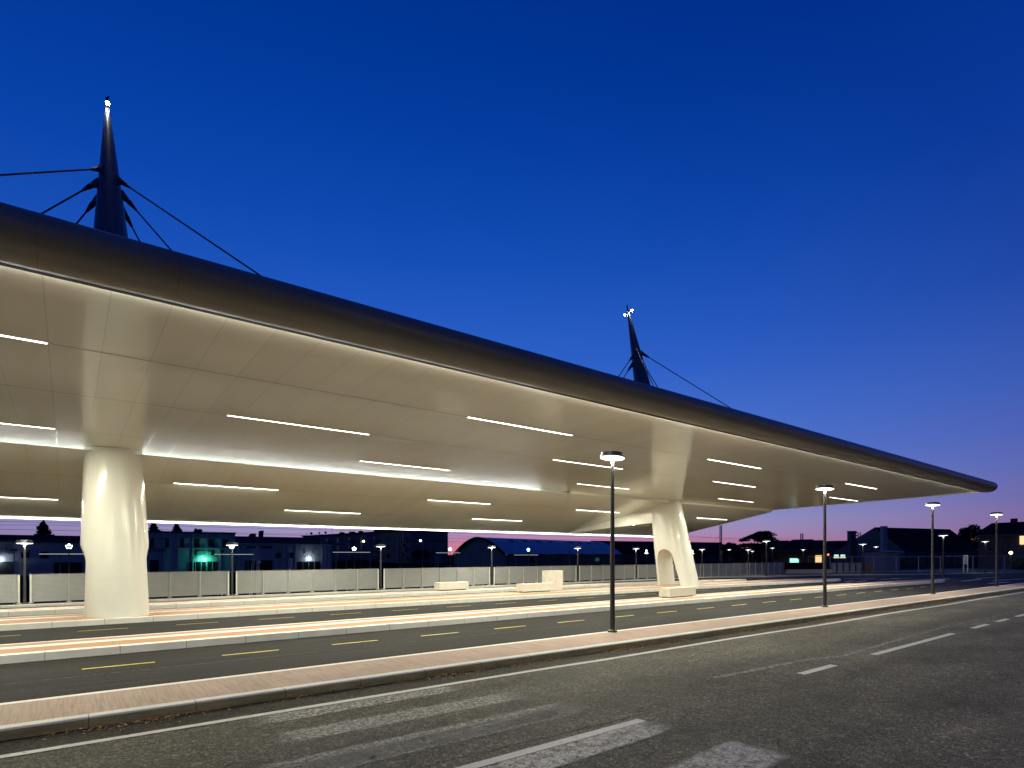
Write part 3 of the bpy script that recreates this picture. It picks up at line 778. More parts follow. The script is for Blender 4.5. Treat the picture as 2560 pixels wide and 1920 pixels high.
put('body', MB().box(21.75, 22.95, 24.72, 25.2, .18, 1.36), 'bench', t, bevel=.012)
put('door', MB().box(21.80, 22.33, 24.712, 24.722, .26, 1.30).box(22.345, 22.90, 24.712, 24.722, .26, 1.30), 'bench', t, bevel=.003)
put('lock', MB().tube([(22.40, 24.70, .78), (22.40, 24.715, .78)], .02, 10), 'gap', t)

# ------------------------------------------------------------------ louvred fence
def fence_bay(x0, x1, seams, label, ztop, zb):
    t = thing('louvre_fence', ((x0 + x1) / 2, 33.3, .1), label, 'fence', 'louvred fence bays along the railway side')
    xs = [x0] + seams + [x1]
    for xa, xb in zip(xs, xs[1:]):
        mb = MB(); z = zb + .05; n = 0
        while z < ztop - .03:
            mb.quad((xa + .014, 33.27, z), (xb - .014, 33.27, z), (xb - .014, 33.305, z + .047), (xa + .014, 33.305, z + .047)); z += .055
        mb.box(xa + .002, xa + .013, 33.27, 33.31, zb + .04, ztop); mb.box(xb - .013, xb - .002, 33.27, 33.31, zb + .04, ztop)
        mb.box(xa + .012, xb - .012, 33.268, 33.312, ztop - .002, ztop + .02)
        put('louvre_panel', mb, 'fence', t)
    for i, xp in enumerate(xs):
        w = .035 if i in (0, len(xs) - 1) else .009
        put('post', MB().box(xp - w, xp + w, 33.22, 33.262, zb - .01, ztop + .01), 'fence_post', t)
        put('foot', MB().box(xp - .09, xp + .09, 33.25, 33.40, zb - .012, zb + .012), 'fence_post', t)
gaps = [-1.51, 6.93, 15.45, 23.96, 32.5, 39.7, 49.6, 58.1]
labs = ['louvred fence bay left of the leftmost gap lamp', 'louvred fence bay partly hidden by the face-on column', 'louvred fence bay under the white-lit factory and apartment block', 'louvred fence bay behind the leftmost bench',
        'louvred fence bay behind the tall cabinet', 'louvred fence bay crossed by the nearest lamp post', 'louvred fence bay behind the arched column', 'louvred fence bay right of the arched column below the round tree', 'last louvred fence bay below the cedar with bare end']
ends = [-10.0] + gaps + [66.3]
for i in range(len(ends) - 1):
    x0, x1 = ends[i] + (.20 if i else 0), ends[i + 1] - (.20 if i < len(ends) - 2 else 0)
    n = max(2, round((x1 - x0) / 1.36)); sm = [x0 + (x1 - x0) * k / n for k in range(1, n)]
    fence_bay(x0, x1, sm, labs[i], 1.40 - .0008 * max(0, x0), .14 if x0 < 45 else .09)

# ------------------------------------------------------------------ timetable stand and things round the turning area
p = G(2413.5, 1431, .1); ux = Vector((sT, -cT, 0)); uy = Vector((cT, sT, 0))
t = thing('timetable_stand', (p.x, p.y, .1), 'white timetable stand on two legs before the mesh fence', 'sign stand')
for s in (-1, 1): put('leg', MB().obox(p + ux * .24 * s, ux, uy, .045, .05, .1, 2.22), 'white_metal', t)
put('frame', MB().obox(p, ux, uy, .20, .045, 2.14, 2.22).obox(p, ux, uy, .20, .045, 1.15, 1.22), 'white_metal', t)
put('display_panel', MB().obox(p, ux, uy, .16, .02, 1.25, 2.10), 'concrete', t)

def run_pts(px0, px1, back):                # line parallel to the curved kerb
    a = G(px0[0], px0[1], .1); b = G(px1[0], px1[1], .1)
    return a, b
def mesh_fence(a, b, h, label, npan):
    d = (b - a); ln = d.length; d.normalize(); nrm = Vector((-d.y, d.x, 0))
    t = thing('mesh_fence', (a + b) / 2, label, 'fence', 'temporary mesh fence panels')
    for i in range(npan):
        p0 = a + d * (ln * i / npan + .03); p1 = a + d * (ln * (i + 1) / npan - .03)
        put('panel_frame', MB().tube([p0 + Vector((0, 0, .1)), p0 + Vector((0, 0, h)), p1 + Vector((0, 0, h)), p1 + Vector((0, 0, .12)), p0 + Vector((0, 0, .12))], .030, 6), 'fence_post', t)
        w = MB(); k = max(10, int((p1 - p0).length / .16))
        for j in range(1, k):
            q = p0.lerp(p1, j / k); w.tube([q + Vector((0, 0, .12)), q + Vector((0, 0, h))], .005, 3, False)
        for j in range(1, 6):
            zz = Vector((0, 0, .12 + (h - .12) * j / 6)); w.tube([p0 + zz, p1 + zz], .006, 3, False)
        put('wire_mesh', w, 'mesh', t)
        put('foot_block', MB().obox(p0 - d * .03, d, nrm, .12, .3, .08, .20), 'concrete', t)
mesh_fence(G(2184, 1430.5, .08), G(2351, 1429.5, .08), 1.95, 'galvanised mesh fence left of the timetable stand', 3)
mesh_fence(G(2351, 1429.5, .08), G(2511, 1428.5, .08), 2.0, 'galvanised mesh fence behind the timetable stand', 2)
mesh_fence(G(2511, 1428.5, .08), G(2680, 1427.5, .08), 2.0, 'galvanised mesh fence in front of the green bushes', 2)
mesh_fence(G(2020, 1431, .08), G(2184, 1430.5, .08), 1.95, 'galvanised mesh fence behind the grey hoarding panels', 3)
a, b = G(1966, 1434, .08), G(2079, 1433, .08); d = (b - a).normalized(); nr = Vector((-d.y, d.x, 0))
t = thing('block_wall', (a + b) / 2, 'low grey block wall between louvred fence and hoarding panels', 'wall')
put('blocks', MB().obox((a + b) / 2, d, nr, (b - a).length / 2, .1, .05, .55), 'concrete', t)
put('netting', MB().obox((a + b) / 2 + nr * .3, d, nr, (b - a).length / 2, .01, .5, 1.35), 'roof_dark', t)
a, b = G(2077, 1432, .08), G(2156, 1431.5, .08); d = (b - a).normalized(); nr = Vector((-d.y, d.x, 0)); ln = (b - a).length
for i in range(5):
    q = a + d * (ln * (i + .45) / 5)
    o = put('hoarding_panel', MB().obox(q, d, nr, ln / 13.5, .03, .08, 1.28), 'concrete')
    tag(o, ['grey hoarding panel beside the block wall', 'second grey hoarding panel from the block wall', 'middle one of the five grey hoarding panels', 'second grey hoarding panel from the timber board', 'grey hoarding panel next to the kerb lamp post'][i], 'hoarding', 'grey hoarding panels')
q = G(2173, 1431, .08)
tag(put('timber_hoarding', MB().obox(q, d, nr, .52, .04, .25, 1.1).obox(q + d * .45, d, nr, .04, .06, .08, 1.15).obox(q - d * .45, d, nr, .04, .06, .08, 1.15), 'timber'), 'brown timber board right of the grey hoarding panels', 'board')
q = G(2070, 1433, .08)
tag(put('blue_tarpaulin', MB().leaves((q.x, q.y + .6, .62), .5, .3, .08, 40, .2, True), 'blue_tarp'), 'crumpled blue tarpaulin on the end of the block wall', 'tarpaulin')

# ------------------------------------------------------------------ buildings behind the railway
YB = 150.0
def wall_rect(x0, y0, x1, y1, Y=YB):              # px corners -> metres on plane Y
    a, b = W(x0, y0, Y), W(x1, y1, Y)
    return a.x, b.x, min(a.z, b.z), max(a.z, b.z)
def opening(t, name, x0, y0, x1, y1, mat='glass', Y=YB, frame=True, zb=None):
    xa, xb, z0, z1 = wall_rect(x0, y0, x1, y1, Y)
    if zb is not None: z0 = zb
    o = put(name, MB().box(xa, xb, Y - .06, Y + .05, z0, z1), mat, t)
    if frame:
        f = MB(); w = .09
        f.box(xa - w, xb + w, Y - .12, Y - .07, z1, z1 + w).box(xa - w, xa, Y - .12, Y - .07, z0, z1).box(xb, xb + w, Y - .12, Y - .07, z0, z1)
        if z0 > .5: f.box(xa - w * 1.6, xb + w * 1.6, Y - .2, Y - .07, z0 - w, z0)
        put('frame', f, 'wall_dark', o)
    return o
def zat(px, py, Y=YB): return W(px, py, Y).z
# far left factory
xa, xb = W(-240, 1386, YB).x, W(330, 1386, YB).x; z1 = zat(0, 1353)
t = thing('factory_building', ((xa + xb) / 2, YB + 10, 0), 'pale old factory with two small high windows, left of the face-on column', 'factory', 'old factory fronts across the railway')
put('wall', MB().box(xa, xb, YB, YB + 22, 0, z1), 'wall_blue', t)
put('cornice', MB().box(xa - .2, xb + .2, YB - .35, YB, z1 - .15, z1 + .35), 'wall_dark', t)
put('roof', MB().prism([(YB + 1, z1), (YB + 6, zat(0, 1337) * 1.03), (YB + 22, zat(0, 1337) * 1.03), (YB + 22, z1)], 'x', xa, xb), 'roof_dark', t)
for q in ((54, 1381, 72, 1394), (102, 1380, 120, 1395)): opening(t, 'window', *q)
opening(t, 'door', 136, 1407, 205, 1430, 'hole', zb=0); opening(t, 'gate', -20, 1405, 35, 1430, 'hole', zb=0)
g = MB(); x0, x1, z0, z1b = wall_rect(-20, 1418, 34, 1430)
for k in range(16):
    xx = x0 + (x1 - x0) * k / 15; g.box(xx - .05, xx + .05, YB - .3, YB - .2, 0, z1b)
g.box(x0, x1, YB - .3, YB - .2, z1b - .1, z1b)
put('gate_bars', g, 'pole_grey', t)
lettering('sign_lettering', 'IERI', W(12, 1378, YB - .1), 1.05, 'letter', t); lettering('sign_lettering', 'EGLIND', W(11, 1385.6, YB - .1), .75, 'letter', t)
for q in (48, 73): put('drainpipe', MB().tube([(W(q, 1386, YB).x, YB - .15, 0), (W(q, 1386, YB).x, YB - .15, zat(q, 1408))], .07, 6), 'pole_grey', t)
pl = W(-6, 1404, YB - .5); put('wall_lamp', MB().ball(pl, .22), 'glow_white', t)
# tall factory with green lamp
xa, xb = W(331, 1386, YB).x, W(588, 1386, YB).x; z1 = zat(588, 1334.2)
t = thing('factory_building', ((xa + xb) / 2, YB + 10, 0), 'two-storey factory with a row of upper windows and green-lit door', 'factory', 'old factory fronts across the railway')
put('wall', MB().box(xa, xb, YB, YB + 25, 0, z1), 'wall_blue', t); put('parapet', MB().box(xa - .15, xb + .15, YB - .25, YB, z1 - .1, z1 + .25), 'wall_dark', t)
for k in range(8): put('pilaster', MB().box(xa + (xb - xa) * k / 7.2, xa + (xb - xa) * k / 7.2 + .35, YB - .14, YB, 0, z1 - .15), 'wall_blue', t)
for y in (1346.5, 1371.5): put('string_course', MB().box(xa, xb, YB - .18, YB, zat(500, y), zat(500, y) + .16), 'wall_blue', t)
for x in (371, 408.5, 447.5, 485.5, 522, 557.5): opening(t, 'window', x, 1347, x + 12.5, 1368)
o = opening(t, 'sign_grille', 484, 1375.5, 536, 1388, 'hole', frame=False)
x0, x1, z0, z1b = wall_rect(493, 1377, 527, 1387); g = MB()
for k in range(14): g.box(x0 + (x1 - x0) * k / 13 - .06, x0 + (x1 - x0) * k / 13 + .06, YB - .14, YB - .08, z0, z1b)
put('grille_bars', g, 'wall_blue', o)
o = opening(t, 'door', 474, 1405, 545, 1430, 'glass', zb=0); g = MB(); x0, x1, z0, z1b = wall_rect(474, 1405, 545, 1430)
for k in range(1, 5): g.box(x0 + (x1 - x0) * k / 5 - .06, x0 + (x1 - x0) * k / 5 + .06, YB - .14, YB - .08, 0, z1b)
g.box(x0, x1, YB - .14, YB - .08, 1.6, 1.75); put('glazing_bars', g, 'wall_blue', o)
opening(t, 'door', 372, 1401, 396, 1430, 'hole', zb=0)
lettering('sign_lettering', 'IATORI', W(390, 1379.5, YB - .16), 1.05, 'letter', t, 1.15)
put('wall_lamp', MB().ball(W(511.5, 1398.8, YB - .7), .17), 'glow_green', t)
# lower factory with white lamp
xa, xb = W(589, 1386, YB).x, W(830, 1386, YB).x; z1 = zat(830, 1362.2)
t = thing('factory_building', ((xa + xb) / 2, YB + 10, 0), 'low factory front with white wall lamp over its wide door', 'factory', 'old factory fronts across the railway')
put('wall', MB().box(xa, xb, YB, YB + 6, 0, z1), 'wall_blue', t)
put('cornice', MB().box(xa, xb + .2, YB - .3, YB, z1 - .1, z1 + .2), 'wall_blue', t)
xu = W(800, 1386, YB + 6).x
put('upper_storey', MB().box(xa, xu, YB + 6, YB + 22, 0, zat(760, 1343.4, YB + 6)), 'wall_dark', t)
for x in (600, 632, 663, 690, 721, 749): opening(t, 'window', x, 1352.5, x + 9, 1359, 'glass', YB + 6, False)
for q in ((614, 1402, 641, 1430), (650, 1402, 680, 1430)): opening(t, 'door', *q, 'hole', zb=0)
for q in ((690, 1382.5, 701, 1394), (721, 1382.5, 732, 1393.5)): opening(t, 'window', *q)
for x in (596, 606, 640, 684, 706, 720, 738, 804, 812, 822): put('pilaster', MB().box(W(x, 1386, YB).x, W(x, 1386, YB).x + .3, YB - .12, YB, 0, z1 - .12), 'wall_blue', t)
o = opening(t, 'door', 742, 1404.5, 800, 1430, 'glass', zb=0); g = MB(); x0, x1, z0, z1b = wall_rect(742, 1404.5, 800, 1430)
for k in range(1, 4): g.box(x0 + (x1 - x0) * k / 4 - .06, x0 + (x1 - x0) * k / 4 + .06, YB - .14, YB - .08, 0, z1b)
g.box(x0, x1, YB - .14, YB - .08, 1.5, 1.65); put('glazing_bars', g, 'wall_blue', o)
lettering('sign_lettering', 'R', W(762, 1384, YB - .1), 1.0, 'letter', t); lettering('sign_lettering', 'D', W(783, 1384.5, YB - .1), .9, 'letter', t)
for q in ((616.5, 1371, 640), (649, 1371, 679)): 
    x0, x1, z0, z1b = wall_rect(q[0], 1366, q[2], 1371); put('sign_board', MB().box(x0, x1, YB - .1, YB - .02, z0, z1b), 'letter', t)
put('wall_lamp', MB().ball(W(774, 1396.8, YB - .7), .16), 'glow_white', t)
for (x0, x1, yt, r) in ((625, 640, 1334, 0), (650, 659, 1326.5, 1)):
    a, b = W(x0, 1344, YB + 8), W(x1, yt, YB + 8); w = b.x - a.x
    pr = [(a.x, a.z - .3), (a.x, b.z - w * .35), (a.x + w * .3, b.z), (b.x + w * .15 * r, b.z), (b.x, b.z - w * .5), (b.x - w * .1 * r, a.z - .3)]
    put('roof_vent', MB().prism(pr, 'y', YB + 8, YB + 9.5), 'roof_dark', t)

# apartment block
d1, d0 = 150, 199
A = Dp(757, 1339.5, d0); B = Dp(1028, 1330, d1); zr = 8.8
t = thing('apartment_block', ((A.x + B.x) / 2, (A.y + B.y) / 2, 0), 'dark flat-roofed apartment block with rooftop dishes and aerials', 'apartment block')
d = Vector((B.x - A.x, B.y - A.y, 0)); ln = d.length; d.normalize(); nr = Vector((-d.y, d.x, 0))
mid = Vector(((A.x + B.x) / 2, (A.y + B.y) / 2, 0)) + nr * 6
put('wall', MB().obox(mid, d, nr, ln / 2, 6, 0, zr - .3), 'wall_block', t)
put('roof', MB().obox(mid, d, nr, ln / 2 + .5, 6.5, zr - .3, zr), 'roof_dark', t)
Ax = Vector((A.x, A.y, 0))
put('penthouse', MB().obox(Ax + d * (ln * .82) + nr * 5, d, nr, ln * .13, 4, zr, zr + .75), 'wall_block', t)
for k in range(9):
    for z in (1.2, 3.6, 6.0):
        q = Ax + d * (ln * (k + .5) / 9)
        w = put('window', MB().obox(q - nr * .03, d, nr, .6, .05, z, z + 1.4), 'glass', t)
        if k % 2 == 0: put('balcony', MB().obox(q + d * 1.7 - nr * .6, d, nr, 1.0, .6, z - .3, z + .6), 'wall_block', t)
for k, (f, r) in enumerate(((.10, .45), (.19, .35), (.26, .4))):
    q = Ax + d * (ln * f); put('satellite_dish', MB().lathe([(.05, 0), (r, .12), (r * 1.02, .16)], 12, (q.x, q.y, zr + .55), Matrix.Rotation(R(65), 3, 'X')).tube([(q.x, q.y, zr), (q.x, q.y, zr + .55)], .05, 5), 'roof_dark', t)
for f, h in ((.05, .8), (.33, 2.2), (.42, .7), (.6, 1.0), (.72, .8), (.96, 1.4)):
    q = Ax + d * (ln * f); put('aerial', MB().tube([(q.x, q.y, zr), (q.x, q.y, zr + h)], .05, 5).tube([(q.x - .4, q.y, zr + h * .8), (q.x + .4, q.y, zr + h * .8)], .03, 4), 'steel_dark', t)
for f, w in ((.37, .8), (.47, 1.1), (.55, .6)):
    q = Ax + d * (ln * f) + nr * 2; put('chimney', MB().obox(q, d, nr, w, .5, zr, zr + .55), 'roof_dark', t)

# arched hangar
YH = 118.0
gl, gr_, pk = W(1138, 1386, YH).x, W(1265, 1386, YH).x, zat(1197, 1344, YH)
xe = W(1557, 1388, YH).x
t = thing('arched_hangar', (gl + 10, YH + 4, 0), 'long railway hangar with arched end wall and blue sheet roof', 'hangar')
# the end wall is turned towards the station: built on a skewed frame
P0 = Dp(1136, 1386, 118); P1 = Dp(1265, 1386, 104); P2 = Dp(1557, 1386, 142)
ea = Vector((P1.x - P0.x, P1.y - P0.y, 0)); eb = Vector((P2.x - P1.x, P2.y - P1.y, 0))
ze = 2.2; zp = Dp(1199, 1344, 111).z
def arch(s):                       # s 0..1 across the end
    return ze + (zp - ze) * (1 - abs(2 * s - 1) ** 1.75)
base0 = Vector((P0.x, P0.y, 0)); nA = 20
endw = [base0] + [base0 + ea * (i / nA) + Vector((0, 0, arch(i / nA))) for i in range(nA + 1)] + [base0 + ea]
put('end_wall', MB().poly(endw), 'wall_hangar', t)
rf = MB(); tk = MB()
for i in range(nA):
    a0 = base0 + ea * (i / nA) + Vector((0, 0, arch(i / nA) + .05)); a1 = base0 + ea * ((i + 1) / nA) + Vector((0, 0, arch((i + 1) / nA) + .05))
    rf.quad(a0, a1, a1 + eb, a0 + eb)
    o_ = -eb.normalized() * .5
    tk.quad(a0 + o_ + Vector((0, 0, .12)), a1 + o_ + Vector((0, 0, .12)), a1 + o_ - Vector((0, 0, .35)), a0 + o_ - Vector((0, 0, .35)))
    tk.quad(a0 + o_ + Vector((0, 0, .12)), a1 + o_ + Vector((0, 0, .12)), a1 + Vector((0, 0, .06)), a0 + Vector((0, 0, .06)))
put('roof', rf, 'roof_blue', t, smooth=True); put('verge_band', tk, 'roof_dark', t)
c1 = base0 + ea; nrm = Vector((eb.y, -eb.x, 0)).normalized()
put('side_wall', MB().quad(c1, c1 + eb, c1 + eb + Vector((0, 0, ze)), c1 + Vector((0, 0, ze))), 'wall_dark', t)
put('gutter', MB().quad(c1 + nrm * .3 + Vector((0, 0, ze)), c1 + eb + nrm * .3 + Vector((0, 0, ze)), c1 + eb + nrm * .3 + Vector((0, 0, ze + .22)), c1 + nrm * .3 + Vector((0, 0, ze + .22))), 'steel_dark', t)
for f in (.14, .24, .34, .44, .62, .71, .80, .89):
    s = .66; q = base0 + ea * s + eb * f + Vector((0, 0, arch(s) + .12)); q2 = base0 + ea * (s + .05) + eb * (f + .035) + Vector((0, 0, arch(s + .05) + .12))
    u = eb.normalized() * 1.1; v = (base0 + ea * .72 + Vector((0, 0, arch(.72)))) - (base0 + ea * .66 + Vector((0, 0, arch(.66))))
    put('skylight', MB().quad(q, q + u, q + u + v, q + v), 'hole', t)
for f, m in ((.16, 'glass'), (.40, 'glass'), (.70, 'glow_g'), (.90, 'glass')):
    q = c1 + eb * f + nrm * .05; u = eb.normalized() * 2.0
    if m == 'glow_g':
        M.setdefault('glow_dimgreen', emit('dim_green_window', (.08, .55, .32), .12)); m = 'glow_dimgreen'
    put('window', MB().quad(q + Vector((0, 0, .75)), q + u + Vector((0, 0, .75)), q + u + Vector((0, 0, 1.5)), q + Vector((0, 0, 1.5))), m, t)
# second dark shed behind the hangar
a, b = Dp(1480, 1350, 165), Dp(1800, 1372, 190)
t = thing('railway_shed', ((a.x + b.x) / 2, (a.y + b.y) / 2, 0), 'dark pitched-roof shed beyond the arched hangar', 'shed')
d = Vector((b.x - a.x, b.y - a.y, 0)); ln = d.length; d.normalize(); nr = Vector((-d.y, d.x, 0)); mid = Vector(((a.x + b.x) / 2, (a.y + b.y) / 2, 0))
zt = Dp(1540, 1351.5, 165).z
put('wall', MB().obox(mid, d, nr, ln / 2, 6, 0, 2.6), 'wall_dark', t)
q0, q1 = mid - d * (ln / 2 + .3), mid + d * (ln / 2 + .3)
rb = MB()
for s in (-1, 1): rb.quad(q0 + nr * 6.4 * s + Vector((0, 0, 2.5)), q1 + nr * 6.4 * s + Vector((0, 0, 2.5)), q1 + Vector((0, 0, zt)), q0 + Vector((0, 0, zt)))
for q in (q0, q1): rb.poly([q + nr * 6.4 + Vector((0, 0, 2.5)), q - nr * 6.4 + Vector((0, 0, 2.5)), q + Vector((0, 0, zt))])
put('roof', rb, 'roof_dark', t)
for k in range(6): put('window', MB().obox(mid + d * ln * (k - 2.5) / 7 - nr * 6.03, d, nr, .6, .04, .9, 1.9), 'glass', t)

# ------------------------------------------------------------------ right-hand background
def gable(x0, x1, ytop, yeave, dep0, dep1, depth, label, cat, name, wallm='wall_dark', roofm='roof_dark', apex=None):
    a, b = Dp(x0, 1386, dep0), Dp(x1, 1386, dep1); a.z = b.z = 0
    d = (b - a); ln = d.length; d.normalize(); nr = Vector((-d.y, d.x, 0))
    zt = Dp((x0 + x1) / 2, ytop, (dep0 + dep1) / 2).z; zE = Dp((x0 + x1) / 2, yeave, (dep0 + dep1) / 2).z
    t = thing(name, (a + b) / 2, label, cat)
    put('wall', MB().quad(a, b, b + Vector((0, 0, zE)), a + Vector((0, 0, zE))).quad(a + nr * depth, b + nr * depth, b + nr * depth + Vector((0, 0, zE)), a + nr * depth + Vector((0, 0, zE)))
        .poly([a, a + nr * depth, a + nr * depth + Vector((0, 0, zE)), a + nr * depth / 2 + Vector((0, 0, zt)), a + Vector((0, 0, zE))])
        .poly([b, b + nr * depth, b + nr * depth + Vector((0, 0, zE)), b + nr * depth / 2 + Vector((0, 0, zt)), b + Vector((0, 0, zE))]), wallm, t)
    rb = MB(); o_ = d * .5
    for s, e in ((-.5, 0), (depth + .5, depth)):
        rb.quad(a - o_ + nr * s + Vector((0, 0, zE + .02)), b + o_ + nr * s + Vector((0, 0, zE + .02)), b + o_ + nr * depth / 2 + Vector((0, 0, zt + .15)), a - o_ + nr * depth / 2 + Vector((0, 0, zt + .15)))
    put('roof', rb, roofm, t)
    return t, a, b, d, nr, zE, zt
# big dark barn: gable end turned to the left
Pa, Pb, Pc = Dp(2085, 1386, 150), Dp(2262, 1386, 120), Dp(2452, 1386, 128)
for q in (Pa, Pb, Pc): q.z = 0
t = thing('goods_barn', (Pa + Pb) / 2, 'big dark railway barn with a wide gable behind the concrete tower', 'barn')
zb_ = 2.9; apx = (Pa + Pb) / 2 + (Pb - Pa) * .13; zapx = Dp(2199, 1318.5, 130).z
put('gable_wall', MB().poly([Pa, Pb, Pb + Vector((0, 0, zb_)), apx + Vector((0, 0, zapx)), Pa + Vector((0, 0, zb_))]), 'wall_dark', t)
sh = Pc - Pb
put('roof', MB().quad(Pb + Vector((0, 0, zb_)), Pc + Vector((0, 0, zb_)), apx + sh * 1.05 + Vector((0, 0, zapx)), apx + Vector((0, 0, zapx + .1))).quad(Pa + Vector((0, 0, zb_)), apx + Vector((0, 0, zapx + .1)), apx + sh * 1.05 + Vector((0, 0, zapx)), Pa + sh + Vector((0, 0, zb_))), 'roof_dark', t)
put('side_wall', MB().quad(Pb, Pc, Pc + Vector((0, 0, zb_)), Pb + Vector((0, 0, zb_))), 'wall_dark', t)
for k in range(9):
    q = Pb.lerp(Pc, (k + .3) / 9.0); q2 = Pb.lerp(Pc, (k + .62) / 9.0)
    n_ = Vector((sh.y, -sh.x, 0)).normalized() * .06
    put('bay_door', MB().quad(q + n_, q2 + n_, q2 + n_ + Vector((0, 0, 2.3)), q + n_ + Vector((0, 0, 2.3))), 'hole' if k % 3 else 'wall_brown', t)
def tower(x0, x1, yt, dep, label, mat, name, cat):
    a, b = Dp(x0, yt, dep), Dp(x1, yt, dep); c = (a + b) / 2; w = (b - a).length / 2
    t = thing(name, (c.x, c.y, 0), label, cat)
    put('shaft', MB().obox((c.x, c.y, 0), ux, uy, w, w, 0, c.z - .15), mat, t)
    put('cap', MB().obox((c.x, c.y, 0), ux, uy, w * 1.12, w * 1.12, c.z - .149, c.z), mat, t)
    return t, c, w
tower(2204, 2215, 1315.5, 112, 'slender pale concrete tower in front of the barn gable', 'concrete', 'concrete_tower', 'tower')
t, c, w = tower(2122, 2136, 1327.5, 118, 'dark stair tower with little openings left of the barn gable', 'wall_dark', 'stair_tower', 'tower')
for k in range(9): put('vent_opening', MB().obox((c.x + ux.x * w * .6, c.y + ux.y * w * .6 - w, 0), ux, uy, .18, .05, c.z - .5 - .62 * k, c.z - .2 - .62 * k), 'glass', t)
t, a, b, d, nr, zE, zt = gable(2214, 2250, 1378.5, 1380.5, 84, 86, 3, 'small pale hut behind the mesh fence', 'hut', 'equipment_hut', 'concrete', 'concrete')
t, a, b, d, nr, zE, zt = gable(2446, 2640, 1304, 1334, 98, 88, 9, 'brown house with dark roof at the right edge of the photo', 'house', 'brick_house', 'wall_brown')
put('chimney', MB().obox(a + d * 2.8 + nr * 4.5, d, nr, .35, .35, zt - .4, zt + .75), 'wall_dark', t)
q = Dp(2556, 1350, 92); w_ = put('window', MB().obox((q.x, q.y, 0) , d, nr, .35, .05, Dp(2556, 1361, 91).z, Dp(2556, 1339, 91).z), 'glow_warmwin', t)
put('cornice', MB().obox((a + b) / 2 - nr * .2, d, nr, (b - a).length / 2, .15, zE - .4, zE - .05), 'wall_brown', t)
for f in (.2, .38): q = a + d * (b - a).length * f; put('window', MB().obox(q - nr * .03, d, nr, .45, .05, 2.6, 4.2), 'glass', t)
# low station building
t, a, b, d, nr, zE, zt = gable(1904, 2062, 1374, 1378, 118, 112, 8, 'low brown station building with lit doorway and flat eaves', 'station building', 'station_building', 'wall_brown')
ln = (b - a).length
for f in (.17, .25, .62): put('window', MB().obox(a + d * ln * f - nr * .03, d, nr, .45, .05, 1.3, 2.0), 'glass', t)
put('doorway', MB().obox(a + d * ln * .53 - nr * .03, d, nr, .8, .05, 0, 1.5), 'glow_cyanwin', t)
put('lit_panel', MB().obox(a + d * ln * .905 - nr * .04, d, nr, .55, .05, .2, 2.1), 'glow_warmwin', t)
put('canopy_edge', MB().obox((a + b) / 2 - nr * 1.2, d, nr, ln / 2 + .5, 1.2, zE - .15, zE + .05), 'wall_dark', t)
put('side_door', MB().obox(a + d * ln * .11 - nr * .03, d, nr, 1.0, .05, 0, 1.6), 'hole', t)
q = Dp(2069, 1386.5, 108); t = thing('red_signal', (q.x, q.y, 0), 'railway signal showing red beside the station building', 'signal')
put('post', MB().tube([(q.x, q.y, 0), (q.x, q.y, q.z + .3)], .07, 8), 'steel_dark', t); put('signal_head', MB().obox((q.x, q.y, 0), ux, uy, .3, .15, q.z - .4, q.z + .5), 'steel_dark', t)
put('lamp', MB().ball((q.x - uy.x * .2, q.y - uy.y * .2, q.z), .17), 'glow_red', t)
# bus shelters with lit signs by the tower
for (px, lab) in ((2091, 'lit vehicle bay sign nearer the station building'), (2107, 'lit vehicle bay sign beside the stair tower')):
    q = Dp(px, 1391, 116); t = thing('lit_sign', (q.x, q.y, 0), lab, 'sign', 'lit signs in the yard')
    put('post', MB().tube([(q.x, q.y, 0), (q.x, q.y, q.z - .3)], .06, 6), 'steel_dark', t)
    put('sign_panel', MB().obox((q.x, q.y, 0), ux, uy, .42, .06, q.z - .1, q.z + .35), 'glow_cyanwin', t)
    put('lower_band', MB().obox((q.x, q.y, 0), ux, uy, .55, .07, q.z - .34, q.z - .12), 'glow_warmwin', t)
# distant town roofs on the hill
struct('hill', MB().prism([(W(1650, 1386, 420).x, -2), (W(1760, 1372, 420).x, 4), (W(1920, 1362, 420).x, 9), (W(2010, 1355, 420).x, 13), (W(2080, 1362, 420).x, 10), (W(2300, 1386, 420).x, -2)], 'y', 430, 520), 'roof_dark')
hz = [(1925, 1352, 60), (1950, 1357, 50), (1985, 1349, 55), (2012, 1351, 60), (2046, 1356, 45), (2085, 1352, 70), (1895, 1366, 50)]
hl = ['dark town house with pale gable right behind the cedar', 'small dark town house between the cedar and the twin chimneys', 'dark town house under the twin chimneys', 'flat dark town house right of the twin chimneys', 'little dark town house next to the second lamp post', 'dark hipped town house left of the stair tower', 'dark low town house under the cedar boughs']
for (px, py, wd), lab in zip(hz, hl):
    t, a, b, d, nr, zE, zt = gable(px - wd / 2.6, px + wd / 2.6, py, py + 8, 232, 226, 12, lab, 'house', 'town_house', 'wall_dark', 'roof_dark'); t['group'] = 'town houses on the skyline'
    ln = (b - a).length
    for f in (.25, .5, .75): put('window', MB().obox(a + d * ln * f - nr * .04, d, nr, .45, .05, zE - 2.2, zE - 1.0), 'glass', t)
q = Dp(2004.5, 1333.5, 200); t = thing('twin_chimneys', (q.x, q.y, 0), 'pair of slim chimneys rising over the town roofs', 'chimneys')
for s in (-1, 1): put('flue', MB().tube([(q.x + ux.x * .33 * s, q.y + ux.y * .33 * s, 0), (q.x + ux.x * .33 * s, q.y + ux.y * .33 * s, q.z)], .2, 8), 'steel_dark', t)
q = Dp(2148, 1331, 180); t = thing('twin_chimneys', (q.x, q.y, 0), 'short pair of flues peeping over the barn gable slope', 'chimneys')
for s in (-1, 1): put('flue', MB().tube([(q.x + ux.x * .33 * s, q.y + ux.y * .33 * s, 0), (q.x + ux.x * .33 * s, q.y + ux.y * .33 * s, q.z)], .16, 8), 'steel_dark', t)

